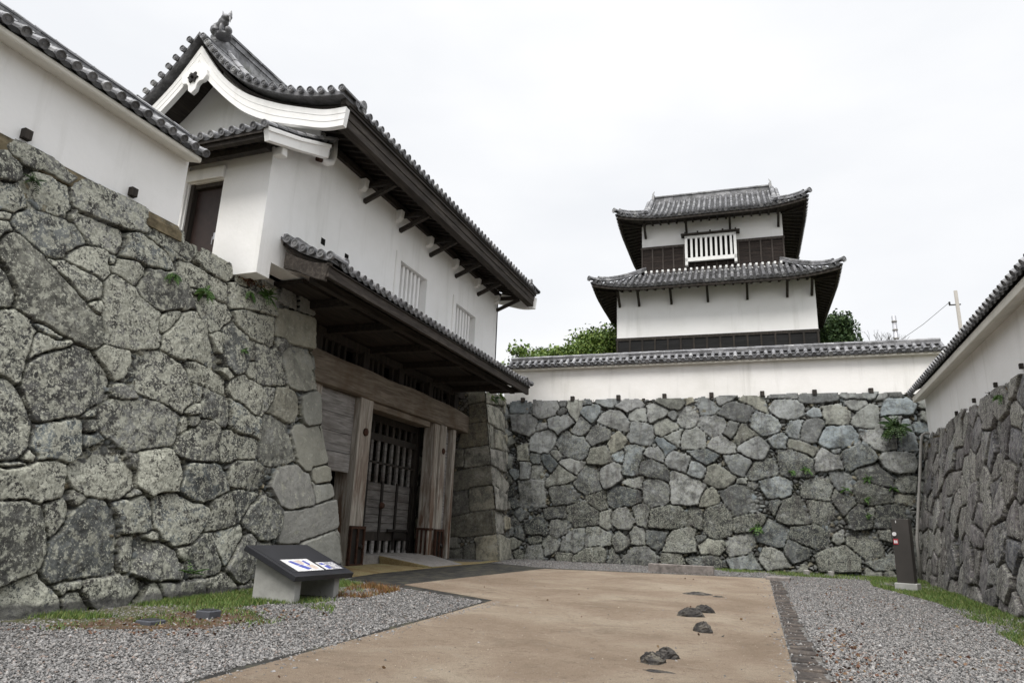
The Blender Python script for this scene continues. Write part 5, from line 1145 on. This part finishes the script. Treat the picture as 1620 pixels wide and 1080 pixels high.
def tree(label, x, y, z0, h, r, mat, seed, n=5000, m=26, size=.16, group=None, cat='tree'):
    rng = np.random.default_rng(seed); t = thing('tree', label, cat, (x, y, z0), group)
    c = (x, y, z0+h-r[2]); P, Q = clump_points(c, r, n, m, rng); V, F = leaf_quads(P, size, rng); npmesh('crown', V, F, mat, t)
    mb = MB(); fork = Vector((x, y, z0+max(.5, (h-2*r[2])*.8))); mb.tube([(x, y, z0-.1), (x+.05, y, z0+(fork.z-z0)*.5), fork], [h*.030, h*.024, h*.02])
    for q in Q[:14]: q = Vector(q); mb.tube([fork, fork.lerp(q, .5)+Vector((0, 0, .1*h*.3)), q], [h*.014, h*.008, .012], 5)
    mb.build('trunk', BARK, t, smooth=True); return t
tree('broad bright green tree touching the left side of the watchtower', -8.6, 37.5, 6.5, 6.1, (2.2, 2.0, 1.35), LEAF_A, 1, 22000, 60, .11)
tree('low bright green tree showing over the coping, farther left of the watchtower', -11.4, 37, 6.5, 5.1, (1.9, 1.8, 1.2), LEAF_A, 2, 17000, 54, .11)
tree('dense dark green tree showing past the right side of the watchtower', 3.6, 40, 6.5, 7.0, (.95, 1.3, 2.2), LEAF_B, 3, 16000, 54, .11)
tree('thin young tree with sparse leaves beside the far corner of the gatehouse', -11.0, 30, 6.5, 3.6, (.8, .6, .7), LEAF_A, 4, 260, 10, .13)
mb = MB(); rr = random.Random(5)
def twig(p, d, l, r, k):
    q = p+d*l; mb.tube([p, (p+q)/2+Vector((rr.uniform(-.05, .05), 0, .03)), q], [r, r*.8, r*.6], 4)
    if k:
        for _ in range(3): twig(q, (d+Vector((rr.uniform(-.7, .7), rr.uniform(-.5, .5), rr.uniform(-.1, .5)))).normalized(), l*.68, r*.6, k-1)
twig(Vector((5.6, 44, 6.4)), Vector((0, 0, 1)), 2.7, .06, 4); tag(mb.build('bare_tree', BARK), 'leafless twiggy tree between the watchtower and the pale mast', 'bare tree')
def tuft(label, p, n, size, spread, mat=LEAF_C, seed=0, hang=.2, group='plants growing out of the wall joints', cat='plant', name='wall_plant'):
    rng = np.random.default_rng(seed+50); V = []; F = []; p = Vector(p)
    for i in range(n):
        d = Vector((rng.normal(0, 1)*.7, rng.normal(0, 1)*.7, rng.uniform(-.3, 1.))).normalized(); L_ = spread*rng.uniform(.5, 1.1); prev = p
        for j in range(6):
            q = prev+d*(L_/6); d = (d+Vector((0, 0, -hang))).normalized(); s = size*(1-.5*j/6)*rng.uniform(.7, 1.2)
            sd = d.cross(Vector((0, 0, 1))).normalized()
            for sg in (1, -1):
                b = len(V); tip = q+sd*sg*s+d*s*.5+Vector((0, 0, rng.uniform(-.3, .2)*s)); m_ = (q+tip)/2; w = d*s*.28
                V += [tuple(q), tuple(m_+w), tuple(tip), tuple(m_-w)]; F.append((b, b+1, b+2, b+3))
            b = len(V); V += [tuple(p), tuple(prev), tuple(q), tuple(q+sd*.006)]; F.append((b, b+1, b+2, b+3)); prev = q
    o = npmesh(name, V, F, mat); return tag(o, label, cat, group)
def onL(y, z, o=.02): return (-9.4-BAT*z+o, y, z)
def onB(u, z, o=.03): return backpt(u, 25.95+.11*z-o, z)
tuft('big leafy fern at the top of the stone wall under the gatehouse corner', onL(11.5, 6.22, .14), 24, .09, .36, seed=1)
tuft('dark small tuft in the topmost joint of the lichened wall near the left edge', onL(6.3, 6.3, .06), 14, .05, .2, LEAF_B, 2)
tuft('bright tuft below the dark slab near the gatehouse door', onL(8.95, 5.76, .10), 16, .05, .26, LEAF_C, 3, .5)
tuft('trailing green tuft two stones below the gatehouse door', onL(9.75, 5.72, .10), 18, .05, .3, LEAF_C, 4, .5)
tuft('narrow hanging tuft just left of the big fern', onL(10.95, 6.1, .10), 12, .05, .32, LEAF_C, 5, .6)
tuft('upright weed at the foot of the lichened wall behind the information board', onL(9.75, .62, .12), 10, .055, .4, LEAF_C, 6, .1)
tuft('yellow-green tuft in the middle of the lichened wall', onL(10.9, 4.85, .06), 12, .04, .14, LEAF_C, 17, .3)
for i, (px, pz, lb, sz) in enumerate(((1.55, 3.95, 'leafier of two bright tufts growing side by side on the back wall', .08), (1.10, 3.85, 'smaller of two bright tufts side by side high on the back wall', .06), (3.45, 3.65, 'bright tuft on a dark stone up the back wall near its right end', .06), (2.75, 3.3, 'tuft left of the broad dark slab in the back wall', .06), (3.3, 2.95, 'tuft under the broad dark slab in the back wall', .055), (3.35, 2.45, 'lowest tuft on the dark stones above the sign slab', .055), (4.15, 3.35, 'tuft closest to the conduit on the back wall', .06), (-.15, 1.95, 'single bright fern low on the middle of the back wall', .1))):
    tuft(lb, onB(px, pz, .06), 10, sz, sz*4.2, LEAF_C, 20+i, .3)
tuft('dark green bush hanging in the top corner where two stone walls meet', onB(4.45, 5.35, .35), 60, .10, .62, LEAF_B, 40, .3, None, 'bush', 'bush')
tuft('small trailing plant near the top of the right-hand wall', (XR(4.6)-.03, 17.2, 4.65), 12, .06, .35, LEAF_C, 41, .5)
for k, (y, z) in enumerate(((24.75, 6.5), (25.3, 6.55), (25.9, 6.75))):
    tuft(('ivy clump nearest the lower gate roof on top of the block pier', 'ivy clump in the middle of the top of the block pier', 'ivy clump where the block pier meets the back wall')[k], (-9.4-BAT*z-.1, y, z+.05), 34, .08, .4, LEAF_A if k != 1 else LEAF_B, 42+k, .35, 'ivy on top of the stone pier', 'ivy', 'ivy')

# ---------------------------------------------------------------- poles beyond the walls
up_ = thing('utility_pole', 'tall concrete utility pole with a wire behind the right-hand wall', 'utility pole', (14.1, 60, 6.5))
MB().tube([(14.1, 60, 6.3), (14.06, 60, 20.95)], [.16, .13], 12).build('pole', POLE, up_, smooth=True)
mb = MB().box(13.5, 14.3, 59.96, 60.04, 19.78, 19.86); 
for x in (13.55,): mb.tube([(x, 60, 19.85), (x, 60, 20.08)], .07, 8)
mb.build('crossarm', IRON, up_); MB().tube([(13.5, 60, 20.0), (11.6, 60, 18.4), (9.6, 60, 17.0)], .018, 5).build('wire', IRON, up_)
cm = thing('mast', 'short pale mast rising behind the back coping', 'mast', (9.6, 60, 6.5)); MB().tube([(9.62, 60, 6.3), (9.6, 60, 19.2)], .17, 10).build('mast_tube', STEEL, cm, smooth=True)
mb = MB()
for z in (17.3, 18.0, 18.7): mb.tube([(9.6, 60, z), (9.6, 60, z+.1)], .20, 10)
mb.build('collar', PVC, cm)

# ---------------------------------------------------------------- furniture of the court
ib = thing('information_board', 'low slanted black information board on pale concrete legs by the lichened wall', 'information board', (-8.05, 10.9, .2))
for y in (10.28, 11.42):
    z = float(gz(0, y)); MB().prism([(-8.48, z-.1), (-7.62, z-.1), (-7.62, .60), (-8.48, .97)], lambda a, b, d: (a, d, b), y, y+.16).build('leg', CONC, ib, .012)
SLP = math.atan2(.46, 1.12); BC = Vector((-8.05, 10.95, .845)); bx = Vector((math.cos(SLP), 0, -math.sin(SLP))); bn = Vector((math.sin(SLP), 0, math.cos(SLP)))
def bpt(a, b, d): return tuple(BC+bx*a+Vector((0, 1, 0))*b+bn*d)
pn = MB().prism([(-.60, -.86), (.60, -.86), (.60, .86), (-.60, .86)], bpt, -.05, .045).build('panel', SLATE, ib, .008)
MB().strip([(-.52, -.78), (.46, -.78)], [(-.52, .78), (.46, .78)], bpt, .04, .049).build('display_face', SLATE, pn)
def card(a0, a1, b0, b1, mat, d=.053, nm='picture'): return MB().prism([(a0, b0), (a1, b0), (a1, b1), (a0, b1)], bpt, .049, d).build(nm, mat, pn)
card(.0, .44, -.62, .12, PAPER, nm='map_print'); card(.15, .43, .20, .42, PAPER, nm='photo_print'); card(.15, .43, .43, .72, GREYP, nm='photo_print')
mb = MB()
for pl in ([(.08, -.50), (.06, -.40), (.20, -.30), (.24, -.42)], [(.25, -.42), (.21, -.29), (.36, -.16), (.40, -.30)], [(.08, -.12), (.06, -.05), (.2, -.02), (.26, -.10)]): mb.prism(pl, bpt, .0535, .056)
for pl in ([(.20, .22), (.18, .34), (.24, .40), (.26, .26)], [(.30, .28), (.27, .41), (.40, .41), (.41, .30)]): mb.prism(pl, bpt, .0535, .056)
mb.build('printed_shapes', BLUE, pn)
mb = MB()
for pl in ([(.06, -.34), (.05, -.16), (.18, -.14), (.22, -.26)], [(.24, -.18), (.22, .02), (.36, .06), (.40, -.08)]): mb.prism(pl, bpt, .0535, .0555)
mb.build('printed_ground', PALEP, pn)
mb = MB(); rr = random.Random(2)
for i in range(26):
    a, b = rr.uniform(.17, .39), rr.uniform(.46, .67); mb.prism([(a, b), (a+.02, b), (a+.02, b+rr.uniform(.02, .06)), (a, b+.04)], bpt, .0535, .0545)
mb.build('printed_figures', PAPER, pn)
# sign slab by the right wall
sp = thing('sign_slab', 'dark upright sign slab with small red plates on a stone foot by the right-hand wall', 'sign', (3.0, 21.1, .42)); a_ = R(-22); ca, sa = math.cos(a_), math.sin(a_)
def spt(a, b, z): return (3.02+a*ca-b*sa, 21.12+a*sa+b*ca, z)
def sbox(mb, a0, a1, b0, b1, z0, z1): return mb.prism([(a0, b0), (a1, b0), (a1, b1), (a0, b1)], lambda a, b, d: spt(a, b, d), z0, z1)
sbox(MB(), -.20, .20, -.15, .15, .60, 2.2).build('slab', SIGNBR, sp, .008); sbox(MB(), -.26, .26, -.2, .2, .3, .62).build('foot', CONC, sp, .015)
def plate(b0, b1, z0, z1, mat, nm): return MB().prism([(b0, z0), (b1, z0), (b1, z1), (b0, z1)], lambda b, z, d: spt(-.20-d, b, z), -.002, .012).build(nm, mat, sp)
def fplate(a0, a1, z0, z1, mat, nm, d=.012): return MB().prism([(a0, z0), (a1, z0), (a1, z1), (a0, z1)], lambda a, z, q: spt(a, -.15-q, z), -.002, d).build(nm, mat, sp)
plate(-.05, .07, 1.9, 2.1, RED, 'red_plate'); fplate(-.19, -.08, 1.56, 1.70, RED, 'red_plate'); fplate(-.175, -.135, 1.59, 1.665, PAPER, 'white_lettering', .016); fplate(-.125, -.095, 1.59, 1.665, PAPER, 'white_lettering', .016)
fplate(-.10, -.085, 2.1, 2.16, PAPER, 'white_mark'); MB().tube([spt(-.15, -.14, 1.82), spt(-.15, -.18, 1.82)], .05, 12).build('button', PAPER, sp); plate(-.1, .1, 1.0, 1.2, RED, 'red_plate'); plate(-.06, .06, 1.02, 1.18, PAPER, 'white_lettering')
MB().tube([(4.85, 25.62, 5.05), (4.62, 25.58, 5.06), (4.52, 25.55, 5.0), (4.47, 25.55, 4.8), (4.3, 25.5, 3.6), (4.12, 25.4, 2.5), (4.0, 25.3, 1.75), (3.98, 25.3, .4)], .045, 10).build('conduit', PVC, None, smooth=True)
tag(bpy.data.objects['conduit'], 'thin grey conduit running down the corner of the two stone walls', 'conduit')
o = MB().prism([(-3.86, 22.75), (-1.9, 22.78), (-1.9, 23.1), (-3.86, 23.07)], lambda a, b, d: (a, b, d), .3, .72).build('kerb_stone', GRANITE, None, .02); tag(o, 'long stained granite block lying at the far end of the path', 'kerb stone')
o = MB().prism([(-.42, 22.25), (.22, 22.2), (.28, 23.0), (-.40, 23.0)], lambda a, b, d: (a, b, d), .3, .535).build('kerb_stone', GRANITE, None, .02); tag(o, 'short flat granite block at the far right corner of the path', 'kerb stone')
# edging stones along the right side of the path
rr = random.Random(9); mb = MB(); y = 1.0
while y < 22.1:
    l = rr.uniform(.22, .48); x = float(np.interp(y, [1, 8, 15, 22.8], [.35, .08, -.12, -.33])); w = rr.uniform(.28, .36); j = rr.uniform(-.02, .02); z = float(gz(0, y+l/2))
    mb.prism([(x+.01+j, y+.01), (x+w, y+.015), (x+w-rr.uniform(0, .04), y+l-.015), (x+.015+j, y+l-.02)], lambda a, b, d: (a, b, d), z-.1, z+.012+rr.uniform(-.008, .010)); y += l
tag(mb.build('stone_edging', EDGE, None, .02), 'row of dark flat edging stones between the sandy path and the gravel', 'edging')
def rock(label, x, y, r, h, seed, flat=1, rot=0):
    rng = random.Random(seed); mb = MB(); n, m = 18, 9; z0 = float(gz(x, y)); ph = [rng.uniform(0, 6.28) for _ in range(6)]
    for j in range(m+1):
        for i in range(n):
            t = 2*math.pi*i/n; p = math.pi/2*j/m; q = 1+.14*math.sin(2*t+ph[0])+.10*math.sin(3*t+ph[1]+p)+.06*math.sin(5*t+ph[2]+2*p)+.05*math.sin(4*p+7*t+ph[3])
            c, s = math.cos(p)**.75, math.sin(p); a, b = r[0]*q*c*math.cos(t), r[1]*q*c*math.sin(t); mb.v.append((x+a*math.cos(rot)-b*math.sin(rot), y+a*math.sin(rot)+b*math.cos(rot), z0-.02+h*s*(1+.12*math.sin(3*t+ph[4]))*rng.uniform(.93, 1.07)))
    mb.v = [(a+rng.uniform(-.012, .012), b+rng.uniform(-.012, .012), c) for a, b, c in mb.v]
    for j in range(m):
        for i in range(n): mb.f.append((j*n+i, j*n+(i+1) % n, (j+1)*n+(i+1) % n, (j+1)*n+i))
    o = mb.build('foundation_rock', ROCK, None, 0, False); return tag(o, label, 'rock', 'rocks set in the sandy path')
rock('flat low rock patch farthest along the sandy path', -1.72, 16.45, (.30, .2), .08, 1); rock('small flat sliver of rock just right of the farthest rock patch', -1.28, 16.2, (.16, .1), .05, 2)
rock('grey loaf-shaped rock behind the pyramid-shaped rock', -1.28, 13.3, (.165, .13), .14, 3); rock('pyramid-shaped rock in front of the grey loaf-shaped rock', -1.46, 12.6, (.20, .13), .15, 4)
rock('single round rock standing alone in the middle of the row', -1.08, 10.95, (.15, .12), .15, 5); rock('large nearest rock with a sloping right side', -1.37, 8.3, (.155, .11), .13, 6); rock('rounded rock tucked behind the large nearest rock', -1.27, 8.68, (.13, .10), .13, 7); rock('thin flat rock half buried in front of the large nearest rock', -1.25, 7.85, (.19, .07), .045, 8)
for lb, x, y, r_ in (('open-topped grey ground lamp box on the grass, the one nearer the board', -7.55, 8.3, .12), ('flat grey ground lamp cover on the grass, the one farther left', -7.75, 7.5, .13)):
    z = float(gz(x, y)); gl = thing('ground_lamp', lb, 'ground lamp', (x, y, z), 'lamps sunk in the grass'); MB().box(x-r_, x+r_, y-r_, y+r_, z-.05, z+(.12 if r_ < .125 else .07)).build('housing', LAMPGR, gl, .015); MB().box(x-r_*.8, x+r_*.8, y-r_*.8, y+r_*.8, z+.05, z+(.13 if r_ < .125 else .078)).build('glass', SLATE, gl, .005)
for lb, u in (('small grey stub at the foot of the back wall, left one of a pair', 1.28), ('small grey stub at the foot of the back wall, right one of a pair', 2.0)):
    p = backpt(u, 25.3, .5); o = MB().tube([(p[0], p[1], .4), (p[0], p[1], .66), (p[0], p[1], .68)], [.1, .1, .07], 10).build('ground_stub', PVC, None); tag(o, lb, 'stub', 'stubs by the back wall')

# ---------------------------------------------------------------- loose ground cover
def mat_grit():
    m = M('grit', .9, .2); return m.out(m.ramp(m.island(), (0, (.10, .08, .06, 1)), (.5, (.27, .22, .17, 1)), (1, (.5, .43, .35, 1))))
GRIT = mat_grit()
def inside(P, poly):
    x, y = P[:, 0], P[:, 1]; r = np.zeros(len(P), bool); n = len(poly)
    for i in range(n):
        (x0, y0), (x1, y1) = poly[i], poly[(i+1) % n]
        c = ((y0 > y) != (y1 > y)) & (x < (x1-x0)*(y-y0)/((y1-y0) or 1e-9)+x0); r ^= c
    return r
LEFT = [(-9.5, 3.5), (-4.93, 3.5), (-4.95, 5), (-5.02, 6.2), (-4.92, 7.5), (-5.03, 9.0), (-5.0, 10.6), (-5.12, 12.5), (-8.4, 14.1), (-9.4, 14.5), (-9.5, 12)]
RIGHT = [(.62, 4), (.50, 7), (4.1, 8), (4.05, 26.0), (-9.0, 26.0), (-9.1, 23.0), (-6.9, 21.9), (-.33, 23.05), (.12, 22.9), (.08, 21.5), (.16, 17), (.26, 13), (.38, 10)]
def scatter(poly, n, rng, near=None):
    p = np.array(poly); o = []
    a, b = p.min(0), p.max(0)
    while sum(map(len, o)) < n:
        q = rng.uniform(a, b, (n*2, 2)); q = q[inside(q, poly)]
        if near: q = q[rng.random(len(q)) < np.clip((near/np.hypot(q[:, 0], q[:, 1]))**1.6, .05, 1)]
        o.append(q)
    return np.concatenate(o)[:n]
def pebbles(name, P, size, rng, mat):
    n = len(P); base = np.array([[1, 0, 0], [0, 1, 0], [-1, 0, 0], [0, -1, 0], [.2, .1, 1], [0, 0, -1.]]); J = base+rng.normal(0, .22, (n, 6, 3))
    s = size*rng.lognormal(0, .35, n); J *= s[:, None, None]*np.array([1, .75, .55]); th = rng.uniform(0, 6.28, n); c, d = np.cos(th), np.sin(th); tl = rng.normal(0, .35, n)
    x, y, z = J[..., 0], J[..., 1], J[..., 2]; z = z+x*tl[:, None]
    V = np.stack([x*c[:, None]-y*d[:, None]+P[:, 0:1], x*d[:, None]+y*c[:, None]+P[:, 1:2], z+(gz(P[:, 0], P[:, 1])+.012)[:, None]], -1).reshape(-1, 3)
    f = np.array([[0, 1, 4], [1, 2, 4], [2, 3, 4], [3, 0, 4], [1, 0, 5], [2, 1, 5], [3, 2, 5], [0, 3, 5]]); F = (f[None]+6*np.arange(n)[:, None, None]).reshape(-1, 3)
    o = npmesh(name, V, F, mat); return tag(o, None, None, None, 'stuff')
rg = np.random.default_rng(77)
P = np.concatenate([scatter(LEFT, 60000, rg, 7), scatter(RIGHT, 100000, rg, 9)  , np.stack([np.interp(e_ := rg.uniform(3, 22, 900), [1, 8, 15, 22.8], [.35, .08, -.12, -.33])+rg.normal(.05, .14, 900), e_], 1), np.stack([-4.92+np.abs(rg.normal(0, .12, 500)), rg.uniform(4, 12.6, 500)], 1), scatter(PATH, 500, rg, 8)]); o = pebbles('gravel_stones', P, .0145, rg, PEB); tag(o, 'loose grey gravel stones on both sides of the sandy path', 'gravel')
P = scatter(PATH, 26000, rg, 5); o = pebbles('sand_grit', P, .0055, rg, GRIT); tag(o, 'fine grit lying on the sandy path', 'grit')
def blades(name, P, h, rng, mat, z=None, lean=.45):
    n = len(P); th = rng.uniform(0, 6.28, n); hh = h*rng.uniform(.4, 1.2, n); w = .006+.004*rng.random(n); zz = gz(P[:, 0], P[:, 1]) if z is None else z
    c, s = np.cos(th), np.sin(th); lx, ly = rng.normal(0, lean, n)*hh, rng.normal(0, lean, n)*hh
    V = np.stack([np.stack([P[:, 0]-c*w, P[:, 1]-s*w, zz], -1), np.stack([P[:, 0]+c*w, P[:, 1]+s*w, zz], -1), np.stack([P[:, 0]+lx, P[:, 1]+ly, zz+hh], -1)], 1).reshape(-1, 3)
    return tag(npmesh(name, V, np.arange(3*n).reshape(-1, 3), mat), None, None, None, 'stuff')
def patchy(P, rng, sc, th): return P[vn(P[:, 0]*sc, P[:, 1]*sc, 31)+rng.normal(0, .12, len(P)) > th]
sheet('turf', [(-9.6, 6.6), (-8.6, 6.9), (-8.2, 8.3), (-8.0, 9.8), (-7.8, 12.0), (-8.6, 13.6), (-9.6, 14.4)], .018, TURF)
sheet('soil', [(-8.6, 6.8), (-7.9, 6.9), (-6.9, 7.6), (-6.9, 8.6), (-7.6, 9.2), (-8.2, 9.0), (-8.3, 8.0)], .021, SOIL)
GL_ = [(-9.55, 6.9), (-8.7, 7.3), (-8.3, 8.6), (-7.9, 9.9), (-7.35, 10.6), (-7.5, 12.2), (-8.5, 13.8), (-9.55, 14.3)]
A1 = patchy(scatter(GL_, 34000, rg), rg, 1.9, .45); A2 = patchy(scatter([(-8.5, 6.5), (-6.6, 7.2), (-6.4, 9.6), (-7.3, 11.2), (-8.4, 9.5)], 9000, rg), rg, 1.7, .62)
A3 = patchy(scatter([(3.0, 10), (4.1, 10), (4.1, 25.9), (2.6, 25.9), (2.3, 22), (3.1, 18)], 40000, rg), rg, .8, .36); A4 = patchy(scatter([(-1.5, 24.6), (4.0, 24.2), (4.0, 26.2), (-2.5, 26.2)], 9000, rg), rg, 1.1, .35)
o = blades('grass', np.concatenate([A1, A2, A3, A4]), .085, rg, GRASSM); tag(o, 'short green grass along the feet of the stone walls', 'grass')
sheet('turf', [(3.45, 9), (4.2, 9), (4.2, 26), (2.9, 26), (2.8, 23.5), (3.3, 19)], .016, TURF)
B1 = patchy(scatter([(-7.9, 11.4), (-7.1, 11.6), (-7.2, 13.2), (-8.4, 13.8)], 2600, rg), rg, 1.5, .5); o = blades('red_weeds', B1, .12, rg, REDGR, None, .6); tag(o, 'reddish weeds growing between the board and the gate paving', 'weeds')
D1 = np.concatenate([scatter([(-8.8, 6.2), (-6.5, 7), (-6.3, 9.5), (-8.0, 9.6)], 300, rg), patchy(scatter(RIGHT[:3]+[(.3, 26), (.12, 21.5)], 600, rg, 12), rg, .9, .55), scatter([(.45, 6), (1.2, 7), (.9, 12), (.3, 11)], 260, rg), scatter(PATH, 50, rg)])
PP_ = np.concatenate([D1, (gz(D1[:, 0], D1[:, 1])+.032)[:, None]], 1); V, F = leaf_quads(PP_, .034, rg, 1.5, .88); o = npmesh('fallen_leaves', V, F, DRY); tag(o, 'small brown leaves fallen on the gravel', 'leaves', None, 'stuff')
# dead leaves caught on the ledge by the gatehouse corner
q = rg.normal(0, 1, (160, 3))*np.array([.05, .16, .05])+np.array(onL(11.05, 6.42, -.02)); V, F = leaf_quads(q, .05, rg, 1.4, .4); o = npmesh('leaf_litter', V, F, DRY); tag(o, 'dead leaves caught on the ledge under the gatehouse corner', 'leaves', None, 'stuff')
